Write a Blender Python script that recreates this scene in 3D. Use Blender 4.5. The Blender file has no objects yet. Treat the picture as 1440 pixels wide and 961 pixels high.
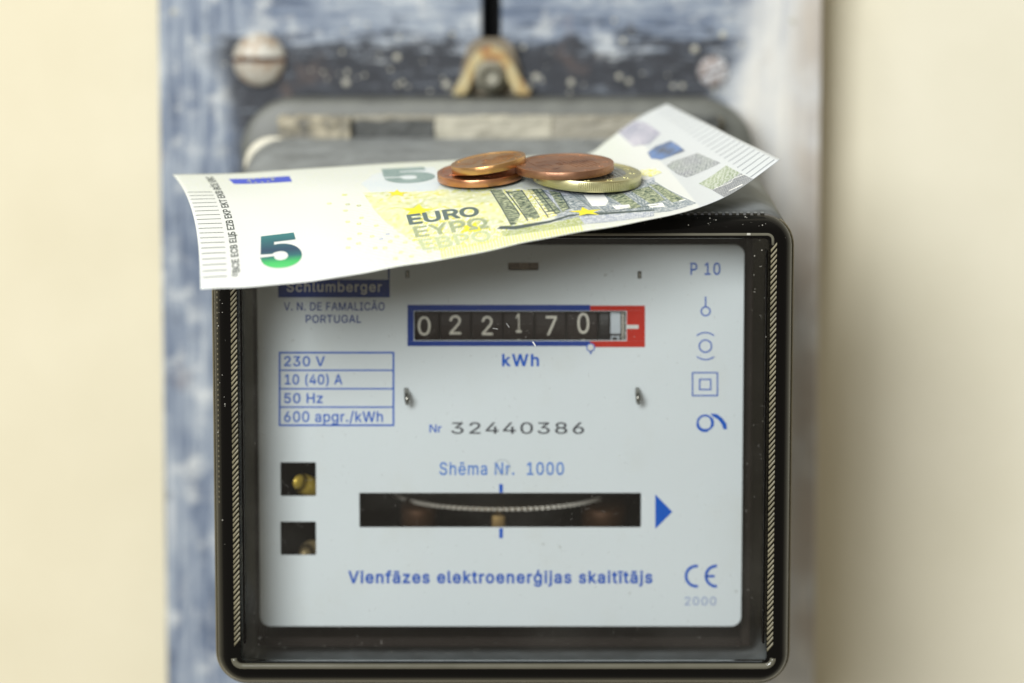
import bpy, bmesh, math, random
import numpy as np
from mathutils import Vector, Matrix, Euler
from mathutils import geometry as mgeo
from mathutils import noise as mnz
random.seed(7)
sc = bpy.context.scene
R = math.radians
MM = 0.001

# ------------------------------------------------------------------ camera
PITCH = R(7.0); FPX = 4510.0; CAMY = -675.0; CAMZ = 300.0     # mm
cam_d = bpy.data.cameras.new('camera'); cam = bpy.data.objects.new('camera', cam_d)
sc.collection.objects.link(cam)
cam.location = (0, CAMY*MM, CAMZ*MM); cam.rotation_euler = (math.pi/2 - PITCH, 0, 0)
cam_d.sensor_width = 36.0; cam_d.lens = FPX/1440*36.0
cam_d.clip_start = 0.02; cam_d.clip_end = 20
cam_d.dof.use_dof = True; cam_d.dof.focus_distance = 0.677; cam_d.dof.aperture_fstop = 6.2
cam_d.dof.aperture_blades = 0
sc.camera = cam
sc.render.resolution_x = 1024; sc.render.resolution_y = 683

# ------------------------------------------------------------------ world, lamps, exposure
w = bpy.data.worlds.new('World'); sc.world = w; w.use_nodes = True
wn = w.node_tree.nodes; wl = w.node_tree.links
bg = wn['Background']
bg.inputs[0].default_value = (0.95, 0.87, 0.73, 1); bg.inputs[1].default_value = 0.36
def area(name, target, direction, dist, size, power, col):
    d = bpy.data.lights.new(name, 'AREA'); d.shape = 'RECTANGLE'
    d.size = size[0]; d.size_y = size[1]; d.energy = power; d.color = col
    o = bpy.data.objects.new(name, d); sc.collection.objects.link(o)
    v = Vector(direction).normalized()
    o.location = Vector(target) + v*dist
    o.rotation_euler = v.to_track_quat('Z', 'Y').to_euler()
    return o
# large soft key lamp at the front left, smaller lamp overhead, both unseen
area('key_light', (0.0, 0.05, 0.22), (-0.38, -1.0, 0.40), 1.5, (0.66, 0.66), 27.0, (0.96, 0.985, 1.0))
area('overhead_light', (0.0, 0.05, 0.22), (-0.30, -0.28, 1.0), 1.2, (0.16, 0.16), 4.4, (1.0, 0.98, 0.95))
sc.view_settings.view_transform = 'Standard'; sc.view_settings.look = 'None'
sc.view_settings.exposure = 0.0; sc.view_settings.gamma = 1.0
sc.view_settings.use_curve_mapping = False
sc.cycles.max_bounces = 10; sc.cycles.transparent_max_bounces = 24
sc.cycles.transmission_bounces = 6
sc.cycles.caustics_reflective = False; sc.cycles.caustics_refractive = False
sc.cycles.sample_clamp_indirect = 4.0

# ------------------------------------------------------------------ geometry helpers (all in mm)
cp, sp_ = math.cos(PITCH), math.sin(PITCH)
def P(x, y, Y):
    """point of the plane at depth Y (mm) seen at pixel x, y of the 1440 px photograph"""
    a = (x-720.0)/FPX; b = -(y-480.5)/FPX
    d = (a, cp + b*sp_, -sp_ + b*cp)
    k = (Y-CAMY)/d[1]
    return Vector((d[0]*k, Y, CAMZ + d[2]*k))

def link(o): sc.collection.objects.link(o); return o
def tagit(o, label=None, cat=None, group=None, kind=None):
    if label: o['label'] = label
    if cat: o['category'] = cat
    if group: o['group'] = group
    if kind: o['kind'] = kind
    return o
ORG = {}
def empty(name, loc, label, cat, group=None):
    o = bpy.data.objects.new(name, None); o.empty_display_size = 0.01
    o.location = Vector(loc)*MM; link(o); ORG[o.name] = Vector(loc)
    return tagit(o, label, cat, group)
def obj(name, bm, mat, parent=None, loc=None, smooth=False, label=None, kind=None):
    """bm is in world mm; links it as one object with its origin at loc or at its parent's"""
    if parent is not None: org = ORG[parent.name]
    elif loc is not None: org = Vector(loc)
    else: org = Vector((0, 0, 0))
    bm.transform(Matrix.Scale(MM, 4) @ Matrix.Translation(-org))
    me = bpy.data.meshes.new(name); bm.to_mesh(me); bm.free()
    mats = mat if isinstance(mat, (list, tuple)) else [mat]
    for m in mats: me.materials.append(m)
    if smooth:
        for p in me.polygons: p.use_smooth = True
    o = bpy.data.objects.new(name, me); link(o)
    if parent is not None: o.parent = parent
    else: o.location = org*MM
    ORG[o.name] = org
    if label: o['label'] = label
    if kind: o['kind'] = kind
    return o
def auto(o, ang=35):
    me = o.data
    bm = bmesh.new(); bm.from_mesh(me)
    for f in bm.faces: f.smooth = True
    for e in bm.edges:
        if len(e.link_faces) == 2 and e.calc_face_angle(0) > R(ang): e.smooth = False
    bm.to_mesh(me); bm.free()
    return o
def bx(bm, x0, x1, y0, y1, z0, z1, bev=0.0, seg=2):
    vs = [bm.verts.new((x, y, z)) for x in (x0, x1) for y in (y0, y1) for z in (z0, z1)]
    fs = [(0,1,3,2),(4,6,7,5),(0,4,5,1),(2,3,7,6),(0,2,6,4),(1,5,7,3)]
    faces = [bm.faces.new([vs[i] for i in f]) for f in fs]
    bmesh.ops.recalc_face_normals(bm, faces=faces)
    if bev > 0:
        es = list({e for f in faces for e in f.edges})
        bmesh.ops.bevel(bm, geom=es, offset=bev, segments=seg, affect='EDGES', profile=0.5)
def rring(x0, x1, z0, z1, r, Y, n=8):
    pts = []
    for cx, cz, a0 in ((x1-r, z1-r, 0), (x0+r, z1-r, 90), (x0+r, z0+r, 180), (x1-r, z0+r, 270)):
        for i in range(n+1):
            a = R(a0 + 90*i/n)
            pts.append((cx + r*math.cos(a), Y, cz + r*math.sin(a)))
    return pts
def loft(bm, rings, cap0=False, cap1=False):
    vr = [[bm.verts.new(p) for p in r] for r in rings]
    n = len(vr[0])
    for a, b in zip(vr, vr[1:]):
        for i in range(n):
            bm.faces.new((a[i], a[(i+1) % n], b[(i+1) % n], b[i]))
    if cap0: bm.faces.new(vr[0][::-1])
    if cap1: bm.faces.new(vr[-1])
    return vr
def lathe(bm, prof, n, M):
    """prof: list of (r, h); axis +Z, then transformed by M"""
    rings = []
    for r, h in prof:
        if r < 1e-6: rings.append([bm.verts.new(M @ Vector((0, 0, h)))])
        else: rings.append([bm.verts.new(M @ Vector((r*math.cos(2*math.pi*i/n), r*math.sin(2*math.pi*i/n), h))) for i in range(n)])
    for a, b in zip(rings, rings[1:]):
        for i in range(n):
            j = (i+1) % n
            if len(a) == 1 and len(b) == 1: continue
            if len(a) == 1: bm.faces.new((a[0], b[i], b[j]))
            elif len(b) == 1: bm.faces.new((a[i], a[j], b[0]))
            else: bm.faces.new((a[i], a[j], b[j], b[i]))
def tube(bm, pts, r, n=10, sx=1.0):
    rings = []
    for k, p in enumerate(pts):
        p = Vector(p)
        t = (Vector(pts[min(k+1, len(pts)-1)]) - Vector(pts[max(k-1, 0)])).normalized()
        u = t.cross(Vector((0, 1, 0)))
        if u.length < 1e-4: u = t.cross(Vector((1, 0, 0)))
        u.normalize(); v = t.cross(u).normalized()
        rr = r[k] if isinstance(r, (list, tuple)) else r
        rings.append([bm.verts.new(p + u*rr*math.cos(2*math.pi*i/n) + v*rr*sx*math.sin(2*math.pi*i/n)) for i in range(n)])
    for a, b in zip(rings, rings[1:]):
        for i in range(n):
            bm.faces.new((a[i], a[(i+1) % n], b[(i+1) % n], b[i]))
    bm.faces.new(rings[0][::-1]); bm.faces.new(rings[-1])

def curve_plate(outer, holes, thick, bev=0.0):
    """flat plate with holes: loops of (x, z); returns bmesh in the XZ plane, y from 0 (front) to thick"""
    cu = bpy.data.curves.new('tmp', 'CURVE'); cu.dimensions = '2D'; cu.fill_mode = 'BOTH'
    cu.extrude = thick/2 - bev; cu.bevel_depth = bev; cu.bevel_resolution = 1
    for lp in [outer] + list(holes):
        s = cu.splines.new('POLY'); s.points.add(len(lp)-1); s.use_cyclic_u = True
        for p, (x, z) in zip(s.points, lp): p.co = (x, z, 0, 1)
    o = bpy.data.objects.new('tmp', cu); link(o)
    bpy.context.view_layer.update()
    me = bpy.data.meshes.new_from_object(o.evaluated_get(bpy.context.evaluated_depsgraph_get()))
    bm = bmesh.new(); bm.from_mesh(me)
    bpy.data.objects.remove(o); bpy.data.curves.remove(cu); bpy.data.meshes.remove(me)
    for v in bm.verts:
        x, y, z = v.co; v.co = (x, thick/2 - z, y)
    bmesh.ops.remove_doubles(bm, verts=bm.verts, dist=1e-5)
    bmesh.ops.recalc_face_normals(bm, faces=bm.faces)
    return bm
def rr2(x0, x1, z0, z1, r, n=6):
    return [(p[0], p[2]) for p in rring(x0, x1, z0, z1, r, 0, n)]

FONT = None
try:      # Blender's own bundled sans-serif; the built-in face is the fallback
    import os
    FONT = bpy.data.fonts.load(os.path.join(bpy.utils.system_resource('DATAFILES'), 'fonts', 'Inter.woff2'))
except Exception:
    FONT = None
def text_mesh(s, bold=0.0, space=1.0, res=3):
    """flat letters in the unit square; outlines are filled by winding number so overlapping strokes stay solid"""
    cu = bpy.data.curves.new('tmp', 'FONT'); cu.body = s; cu.size = 1.0; cu.font = FONT or cu.font; 
    cu.space_character = space; cu.resolution_u = res; cu.fill_mode = 'NONE'
    o = bpy.data.objects.new('tmp', cu); link(o)
    bpy.context.view_layer.update()
    me = bpy.data.meshes.new_from_object(o.evaluated_get(bpy.context.evaluated_depsgraph_get()))
    co = [(v.co.x, v.co.y) for v in me.vertices]; ed = [tuple(e.vertices) for e in me.edges]
    bpy.data.objects.remove(o); bpy.data.curves.remove(cu); bpy.data.meshes.remove(me)
    # weight: push every outline outwards by the wanted amount
    nxt = {a: b for a, b in ed}; prv = {b: a for a, b in ed}
    area2 = sum(co[a][0]*co[b][1]-co[b][0]*co[a][1] for a, b in ed); sg = 1.0 if area2 > 0 else -1.0
    amt = sg*bold
    new = list(co)
    for i in nxt:
        if i not in prv: continue
        p0, p1, p2 = Vector(co[prv[i]]), Vector(co[i]), Vector(co[nxt[i]])
        d1, d2 = p1-p0, p2-p1
        if d1.length < 1e-7 or d2.length < 1e-7: continue
        n1, n2 = Vector((d1.y, -d1.x)).normalized(), Vector((d2.y, -d2.x)).normalized()
        m_ = n1+n2
        if m_.length < 0.3: m_ = n1
        m_.normalize(); k_ = min(1.6, 1/max(0.3, m_.dot(n1)))
        new[i] = (p1.x + m_.x*amt*k_, p1.y + m_.y*amt*k_)
    co = new
    # connected pieces -> glyphs grouped by overlapping x range
    par = list(range(len(co)))
    def root(i):
        while par[i] != i: par[i] = par[par[i]]; i = par[i]
        return i
    for a, b in ed: par[root(a)] = root(b)
    comp = {}
    for e in ed: comp.setdefault(root(e[0]), []).append(e)
    loops = sorted(comp.values(), key=lambda L: min(co[i][0] for e in L for i in e))
    groups = []
    for L in loops:
        lo = min(co[i][0] for e in L for i in e); hi = max(co[i][0] for e in L for i in e)
        if groups and lo < groups[-1][1]: groups[-1][0].extend(L); groups[-1][1] = max(groups[-1][1], hi)
        else: groups.append([list(L), hi])
    bm = bmesh.new()
    for L, _ in groups:
        ids = sorted({i for e in L for i in e}); mp = {g: k_ for k_, g in enumerate(ids)}
        pts = [Vector(co[i]) for i in ids]; es = [(mp[a], mp[b]) for a, b in L]
        vo, eo, fo, *_r = mgeo.delaunay_2d_cdt(pts, es, [], 1, 1e-6)
        if not fo: vo, eo, fo, *_r = mgeo.delaunay_2d_cdt(pts, es, [], 0, 1e-6)
        A0 = np.array([pts[a] for a, b in es]); B0 = np.array([pts[b] for a, b in es])
        vs = [bm.verts.new((v[0], v[1], 0)) for v in vo]
        for f in fo:
            c = sum((Vector(vo[i]) for i in f), Vector((0, 0)))/len(f)
            up = (A0[:, 1] <= c.y) & (B0[:, 1] > c.y); dn = (A0[:, 1] > c.y) & (B0[:, 1] <= c.y)
            cr_ = (B0[:, 0]-A0[:, 0])*(c.y-A0[:, 1]) - (c.x-A0[:, 0])*(B0[:, 1]-A0[:, 1])
            wn_ = int(np.sum(up & (cr_ > 0))) - int(np.sum(dn & (cr_ < 0)))
            if wn_ != 0: bm.faces.new([vs[i] for i in f])
    bmesh.ops.delete(bm, geom=[v for v in bm.verts if not v.link_faces], context='VERTS')
    for f in bm.faces:
        if f.normal.z < 0: f.normal_flip()
    xs = [v.co.x for v in bm.verts]; ys = [v.co.y for v in bm.verts]
    x0, x1, y0, y1 = min(xs), max(xs), min(ys), max(ys)
    for v in bm.verts: v.co = ((v.co.x-x0)/(x1-x0), (v.co.y-y0)/(y1-y0), 0)
    return bm

# ------------------------------------------------------------------ materials
def srgb(r, g, b):
    f = lambda c: (c/255)/12.92 if c/255 <= 0.04045 else ((c/255+0.055)/1.055)**2.4
    return (f(r), f(g), f(b), 1.0)
class NT:
    def __init__(s, name):
        s.m = bpy.data.materials.new(name); s.m.use_nodes = True
        s.t = s.m.node_tree; s.t.nodes.clear()
        s.out = s.t.nodes.new('ShaderNodeOutputMaterial')
    def n(s, typ, **kw):
        nd = s.t.nodes.new(typ)
        for k, v in kw.items(): setattr(nd, k, v)
        return nd
    def l(s, a, b): s.t.links.new(a, b)
    def coord(s, kind='Object', scale=(1,1,1), rot=(0,0,0), loc=(0,0,0)):
        tc = s.n('ShaderNodeTexCoord'); mp = s.n('ShaderNodeMapping')
        mp.inputs['Scale'].default_value = scale; mp.inputs['Rotation'].default_value = rot
        mp.inputs['Location'].default_value = loc
        s.l(tc.outputs[kind], mp.inputs[0]); return mp.outputs[0]
    def noise(s, co, scale=1.0, detail=4, rough=0.55, dist=0.0):
        nd = s.n('ShaderNodeTexNoise'); nd.inputs['Scale'].default_value = scale
        nd.inputs['Detail'].default_value = detail; nd.inputs['Roughness'].default_value = rough
        nd.inputs['Distortion'].default_value = dist
        s.l(co, nd.inputs['Vector']); return nd.outputs['Fac']
    def wave(s, co, scale, dist=0.0, direction='X', detail=1, dscale=1.0):
        nd = s.n('ShaderNodeTexWave', bands_direction=direction); nd.inputs['Scale'].default_value = scale
        nd.inputs['Distortion'].default_value = dist; nd.inputs['Detail'].default_value = detail
        nd.inputs['Detail Scale'].default_value = dscale
        s.l(co, nd.inputs['Vector']); return nd.outputs['Fac']
    def math(s, op, a, b=0.0, c=None, clamp=False):
        nd = s.n('ShaderNodeMath', operation=op); nd.use_clamp = clamp
        for i, v in enumerate((a, b) if c is None else (a, b, c)):
            if isinstance(v, (int, float)): nd.inputs[i].default_value = v
            else: s.l(v, nd.inputs[i])
        return nd.outputs[0]
    def smooth(s, v, a, b):
        nd = s.n('ShaderNodeMapRange', interpolation_type='SMOOTHSTEP')
        s.l(v, nd.inputs[0]); nd.inputs[1].default_value = a; nd.inputs[2].default_value = b
        return nd.outputs[0]
    def ramp(s, v, stops):
        nd = s.n('ShaderNodeValToRGB'); cr = nd.color_ramp
        while len(cr.elements) < len(stops): cr.elements.new(0.5)
        for e, (p, c) in zip(cr.elements, stops): e.position = p; e.color = c
        s.l(v, nd.inputs[0]); return nd.outputs[0]
    def mix(s, f, a, b, mode='MIX'):
        nd = s.n('ShaderNodeMix', data_type='RGBA', blend_type=mode)
        for i, v in ((0, f), (6, a), (7, b)):
            if isinstance(v, (int, float)): nd.inputs[i].default_value = v
            elif isinstance(v, tuple): nd.inputs[i].default_value = v
            else: s.l(v, nd.inputs[i])
        return nd.outputs[2]
    def sep(s, v):
        nd = s.n('ShaderNodeSeparateXYZ'); s.l(v, nd.inputs[0]); return nd.outputs
    def bump(s, h, strength=0.3, dist=0.0002):
        nd = s.n('ShaderNodeBump'); nd.inputs['Strength'].default_value = strength
        nd.inputs['Distance'].default_value = dist; s.l(h, nd.inputs['Height']); return nd.outputs[0]
    def bsdf(s, color, rough=0.5, metal=0.0, normal=None, spec=None, coat=0.0, connect=True):
        b = s.n('ShaderNodeBsdfPrincipled')
        for k, v in (('Base Color', color), ('Roughness', rough), ('Metallic', metal)):
            if isinstance(v, (int, float, tuple)): b.inputs[k].default_value = v
            else: s.l(v, b.inputs[k])
        if spec is not None: b.inputs['Specular IOR Level'].default_value = spec
        if coat: b.inputs['Coat Weight'].default_value = coat; b.inputs['Coat Roughness'].default_value = 0.08
        if normal is not None: s.l(normal, b.inputs['Normal'])
        if connect: s.l(b.outputs[0], s.out.inputs[0])
        return b
def simple(name, col, rough=0.5, metal=0.0, nscale=300, namt=0.15, bump=0.0, spec=None, coat=0.0):
    """a colour with mild uneven grain, never perfectly flat"""
    t = NT(name); co = t.coord('Object')
    f = t.noise(co, nscale, 4)
    dark = tuple(c*(1-namt) for c in col[:3]) + (1,); lite = tuple(min(1, c*(1+namt)) for c in col[:3]) + (1,)
    c = t.mix(f, dark, lite)
    r = t.math('MULTIPLY_ADD', f, 0.2, rough-0.1, clamp=True)
    nm = t.bump(f, bump) if bump else None
    t.bsdf(c, r, metal, nm, spec, coat)
    return t.m
M = {}
M['ink_blue'] = simple('blue_ink', srgb(0, 92, 200), 0.5, spec=0.15, nscale=2000)
M['ink_frame_blue'] = simple('dark_blue_ink', srgb(6, 58, 148), 0.5, spec=0.15)
M['ink_light_blue'] = simple('pale_blue_ink', srgb(66, 128, 214), 0.45, spec=0.15)
M['ink_violet'] = simple('violet_blue_ink', srgb(8, 88, 192), 0.45, spec=0.15)
M['ink_faint'] = simple('faint_blue_ink', srgb(125, 148, 200), 0.5)
M['ink_black'] = simple('black_ink', srgb(50, 52, 60), 0.45)
M['ink_red'] = simple('red_ink', srgb(198, 32, 6), 0.45, spec=0.15)
M['ink_white'] = simple('white_ink', srgb(225, 225, 220), 0.45)
M['drum'] = simple('dark_drum_plastic', srgb(36, 26, 22), 0.5, spec=0.2)
M['drum_white'] = simple('drum_digit_white', srgb(225, 220, 205), 0.5)
M['steel'] = simple('steel', srgb(150, 148, 140), 0.3, 1.0)
M['brass'] = simple('brass', srgb(238, 205, 90), 0.38, 0.5)
M['copper_wire'] = simple('copper_wire', srgb(74, 48, 26), 0.55, 0.6)
M['chassis'] = simple('dark_brown_chassis', srgb(34, 26, 21), 0.5, 0.0, spec=0.2)
M['alu'] = simple('aluminium_disc', srgb(228, 222, 210), 0.5, 0.3)
M['rope'] = simple('tan_moulding', srgb(112, 106, 84), 0.4, nscale=90, namt=0.6)
M['dust'] = simple('white_dust', srgb(176, 174, 164), 0.8)
M['edge_tan'] = simple('tan_edge', srgb(104, 96, 72), 0.4, nscale=80, namt=0.5)

# ================================================================== THE WALL AND THE BOARD
YW = 118.0     # wall plane
YB = 100.0     # front of the board
t = NT('plaster'); co = t.coord('Object')
f1 = t.noise(co, 22, 6, 0.6); f2 = t.noise(co, 900, 4)
c = t.mix(f1, srgb(206, 197, 168), srgb(222, 214, 188))
xx = t.sep(t.coord('Object'))[0]
side = t.smooth(xx, 0.060, 0.100)
c2 = t.mix(f1, srgb(208, 203, 180), srgb(224, 219, 200))
c = t.mix(side, c, c2)
t.bsdf(c, 0.85, 0, t.bump(f2, 0.25, 0.0003)); M['plaster'] = t.m
bm = bmesh.new()
bx(bm, -900, 900, YW, YW+60, -400, 1000)
tagit(obj('wall', bm, M['plaster'], loc=(0, YW, -400)), kind='structure')
M_board_y = 0
t = NT('worn_blue_white_paint')
k = 1000.0
v = t.coord('Object'); X, Y_, Z = t.sep(v)
sv = t.noise(t.coord('Object', (520, 520, 32)), 1.0, 6, 0.65, 0.6)
sh = t.noise(t.coord('Object', (60, 300, 420)), 1.0, 8, 0.72, 0.25)
big = t.noise(t.coord('Object', (38, 38, 38)), 1.0, 3)
wob = t.math('MULTIPLY_ADD', big, 0.02, -0.01)
mL = t.smooth(t.math('ADD', X, wob), -0.062, -0.070)
mR = t.smooth(t.math('ADD', X, wob), 0.050, 0.062)
mside = t.math('MAXIMUM', mL, mR)
st = t.n('ShaderNodeMix', data_type='FLOAT'); t.l(mside, st.inputs[0]); t.l(sh, st.inputs[2]); t.l(sv, st.inputs[3])
stv = t.math('ADD', st.outputs[0], t.math('MULTIPLY_ADD', big, 0.5, -0.25))
paint = t.ramp(stv, [(0.24, srgb(58, 70, 90)), (0.42, srgb(100, 113, 133)), (0.60, srgb(152, 161, 171)), (0.80, srgb(204, 206, 204))])
blot = t.noise(t.coord('Object', (110, 110, 110), loc=(5, 5, 5)), 1.0, 6, 0.7)
paint = t.mix(t.math('MULTIPLY', t.smooth(blot, 0.50, 0.68), 0.65), paint, srgb(214, 216, 212))
paint = t.mix(t.math('MULTIPLY', t.smooth(blot, 0.44, 0.32), 0.6), paint, srgb(70, 80, 98))
white = t.ramp(stv, [(0.25, srgb(170, 180, 194)), (0.5, srgb(204, 208, 210)), (0.8, srgb(222, 220, 212))])
paint = t.mix(t.math('MULTIPLY', mR, 0.85), paint, white)
paint = t.mix(t.math('MULTIPLY', mR, 0.35), paint, srgb(214, 208, 192))
BZ0 = P(700, 1150, YB).z; BZ1 = P(700, -180, YB).z
def zb(y): return (P(700, y, YB).z - BZ0)*MM
dn = t.math('MULTIPLY_ADD', sh, 0.030, -0.015)
zz = t.math('ADD', Z, dn)
zz = t.math('ADD', zz, t.math('MULTIPLY_ADD', blot, 0.020, -0.010))
d1 = t.math('SUBTRACT', 1.0, t.smooth(zz, zb(74), zb(44)))
xx2 = t.math('ADD', X, t.math('MULTIPLY_ADD', big, 0.03, -0.015))
d2 = t.math('MULTIPLY', t.smooth(xx2, -0.074, -0.064), t.smooth(xx2, 0.056, 0.046))
dark = t.math('MULTIPLY', t.math('MULTIPLY', d1, d2), t.smooth(Z, zb(330), zb(240)))
fine = t.noise(t.coord('Object', (500, 500, 500)), 1.0, 4)
smear = t.math('MULTIPLY', t.smooth(sh, 0.55, 0.68), 0.65)
slate = t.ramp(fine, [(0.3, srgb(24, 27, 33)), (0.6, srgb(46, 50, 58)), (0.8, srgb(110, 114, 120))])
slate = t.mix(smear, slate, srgb(150, 160, 172))
colr = t.mix(dark, paint, slate)
shadeR = t.math('MULTIPLY', t.smooth(X, 0.064, 0.072), t.math('MULTIPLY', t.smooth(big, 0.35, 0.6), 0.55))  # meter's shade on the board's right edge, painted in as blotchy brown
colr = t.mix(shadeR, colr, srgb(150, 134, 116))
rust = t.math('MULTIPLY', t.smooth(t.noise(t.coord('Object', (60, 60, 40), loc=(3, 1, 2)), 1.0, 5, 0.6), 0.60, 0.72), 0.5)
colr = t.mix(rust, colr, srgb(120, 98, 84))
t.bsdf(colr, 0.6, 0, t.bump(stv, 0.6, 0.0006)); M['board'] = t.m
bL, bR = P(232, 480, YB).x, P(1147, 480, YB).x
slot = rr2(P(674, 0, YB).x, P(708, 0, YB).x, P(0, 72, YB).z, P(0, -150, YB).z, 1.5)
outer = [(bL, BZ0), (bR, BZ0), (bR, BZ1), (bL, BZ1)]
bm = curve_plate(outer, [slot], YW-YB-3, 0.6)
bmesh.ops.translate(bm, verts=bm.verts, vec=(0, YB, 0))
board = obj('mounting_board', bm, M['board'], loc=(0, YB, BZ0))
tagit(board, 'worn blue and white painted board behind the meter, black slot at its top', 'mounting board')
bm = bmesh.new(); zt = P(0, -150, YB).z
bx(bm, P(660, 0, YB).x, P(722, 0, YB).x, YW-5.5, YW-3.2, P(0, 80, YB).z, zt)
obj('slot_backing', bm, simple('black_void', (0.004, 0.004, 0.004, 1), 0.9), board)
# dried paint flecks on the board
bm = bmesh.new()
for i in range(80):
    px = random.uniform(240, 1140); py = random.uniform(5, 135) if random.random() < .8 else random.uniform(-20, 330)
    if 665 < px < 715: continue
    if i < 38: py = random.gauss(112, 14); px = random.uniform(420, 1000)
    q = P(px, py, YB); r = random.choice((0.25, 0.35, 0.5, 0.7))
    mt = Matrix.Translation(q) @ Matrix.Rotation(R(90), 4, 'X')
    r2 = r*random.uniform(0.7, 1.3)
    lathe(bm, [(r2, 0), (r2*.8, r*.35), (0, r*.5)], 8, mt)
obj('paint_fleck', bm, simple('cream_fleck', srgb(180, 178, 164), 0.6), board, smooth=True, kind='stuff')

def slotted_screw(px, py, r, mat, label, slotdeg=0, depth=3.2, mat2=None):
    q = P(px, py, YB)
    root = empty('screw', (q.x, YB, q.z), label, 'screw')
    bm = bmesh.new()
    mt = Matrix.Translation(q) @ Matrix.Rotation(R(90), 4, 'X')
    n = 40
    for sgn in (1, -1):       # two halves of a dome with a groove between
        prof = [(r*math.cos(R(a)), depth*0.25 + depth*0.75*math.sin(R(a))) for a in range(0, 91, 10)]
        pts = []
        gap = r*0.10
        rows = []
        for rr, h in [(r, -0.6)] + prof:
            row = []
            for i in range(n//2+1):
                a = math.pi*i/(n//2)
                x, y = rr*math.cos(a), max(rr*math.sin(a), 0)
                y = max(y, gap)
                x = math.copysign(min(abs(x), math.sqrt(max(rr*rr-gap*gap, 0.0))), x)
                row.append(bm.verts.new(mt @ Matrix.Rotation(R(slotdeg)+(0 if sgn > 0 else math.pi), 4, 'Z') @ Vector((x, y, h))))
            rows.append(row)
        for a, b in zip(rows, rows[1:]):
            for i in range(n//2): bm.faces.new((a[i], a[i+1], b[i+1], b[i]))
        for a, b in zip(rows, rows[1:]):   # groove wall
            bm.faces.new((a[0], b[0], b[-1], a[-1]))
    bmesh.ops.recalc_face_normals(bm, faces=bm.faces)
    o = auto(obj('screw_head', bm, mat, root), 40)
    bm = bmesh.new()
    lathe(bm, [(r*0.97, -0.4), (r*0.97, depth*0.35), (0, depth*0.35)], 32, mt)
    obj('slot_floor', bm, mat2 or M['rust_dark'], root)
    return root
t = NT('painted_rusty_screw'); co = t.coord('Object')
f = t.noise(t.coord('Object', (350, 350, 350)), 1.0, 5, 0.6)
c = t.ramp(f, [(0.36, srgb(140, 112, 84)), (0.45, srgb(164, 155, 140)), (0.6, srgb(184, 182, 172))])
t.bsdf(c, 0.5, 0.2, t.bump(f, 0.5, 0.0004)); M['screw'] = t.m
M['rust_dark'] = simple('rust_dark', srgb(90, 62, 45), 0.8)
t = NT('brown_grey_screw'); f = t.noise(t.coord('Object', (350, 350, 350)), 1.0, 5, 0.6)
c = t.ramp(f, [(0.38, srgb(112, 98, 90)), (0.48, srgb(160, 154, 152)), (0.58, srgb(200, 204, 208))])
t.bsdf(c, 0.6, 0.1, t.bump(f, 0.6, 0.0004)); M['screw2'] = t.m
slotted_screw(365, 84, 6.4, M['screw'], 'large domed screw with a horizontal slot and rust, at the upper left of the board')
slotted_screw(1003, 101, 3.7, M['screw2'], 'small brownish screw clogged with paint, on the right side of the board', 20, 1.3)

# ================================================================== THE METER
mx = P(707, 500, 50).x
zbot = P(707, 958, 3).z
meter = empty('electricity_meter', (mx, 50, zbot), 'black electricity meter with a clear fronted cover and white printed face plate', 'electricity meter')

# --- plastics
def plastic(name, dark, dusty, transp, rough, dustlo, dusthi, tint=(0.8, 0.78, 0.7), spec=0.5):
    t = NT(name)
    f = t.noise(t.coord('Object', (160, 160, 160)), 1.0, 6, 0.65)
    f2 = t.noise(t.coord('Object', (1800, 1800, 1800)), 1.0, 3)
    g = t.n('ShaderNodeNewGeometry'); nz = t.sep(g.outputs['Normal'])[2]
    up = t.smooth(nz, 0.25, 0.95)
    dm = t.math('MULTIPLY', up, t.math('MULTIPLY_ADD', f, dusthi-dustlo, dustlo), clamp=True)
    c = t.mix(dm, dark, dusty)
    rg = t.math('MULTIPLY_ADD', dm, 0.45, rough, clamp=True)
    b = t.bsdf(c, rg, 0, t.bump(f2, 0.08, 0.0001), spec, connect=False)
    tr = t.n('ShaderNodeBsdfTransparent'); tr.inputs[0].default_value = tint + (1,)
    mx_ = t.n('ShaderNodeMixShader')
    tf = t.math('MULTIPLY', t.math('SUBTRACT', 1.0, dm), transp)
    t.l(tf, mx_.inputs[0]); t.l(b.outputs[0], mx_.inputs[1]); t.l(tr.outputs[0], mx_.inputs[2])
    t.l(mx_.outputs[0], t.out.inputs[0])
    return t.m
M['cover'] = plastic('smoked_plastic', srgb(40, 38, 30), srgb(140, 145, 146), 0.35, 0.25, 0.35, 1.3)
M['bezel'] = plastic('black_glossy_plastic', srgb(9, 8, 7), srgb(40, 40, 37), 0.0, 0.12, 0.0, 0.35, spec=0.16)
M['base'] = simple('grey_bakelite', srgb(92, 94, 88), 0.45, nscale=200, namt=0.5, bump=0.3)

# window opening and front rings, taken at their own depth
def rect(x0, x1, y0, y1, Y):
    return P(x0, (y0+y1)/2, Y).x, P(x1, (y0+y1)/2, Y).x, P(707, y1, Y).z, P(707, y0, Y).z
A = rect(335, 1081, 335, 932, 0)
B = rect(324, 1092, 325, 945, 0)
rings = []
rings.append(rring(*rect(336, 1080, 336, 931, 2.2), 1.4, 2.2))
rings.append(rring(*A, 1.5, 0))
rings.append(rring(*B, 2.6, 0))
rings.append(rring(*rect(316, 1100, 317, 951, 0.5), 4.0, 0.5))
rings.append(rring(*rect(309, 1106, 309, 956, 1.6), 5.2, 1.6))
rings.append(rring(*rect(304, 1110, 303, 959, 3.2), 6.2, 3.2))
D = rect(302, 1112, 299.5, 960, 5.0)
rings.append(rring(*D, 7.0, 5.0))
bm = bmesh.new(); loft(bm, rings); bmesh.ops.recalc_face_normals(bm, faces=bm.faces)
bez = auto(obj('bezel', bm, M['bezel'], meter), 50)
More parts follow.
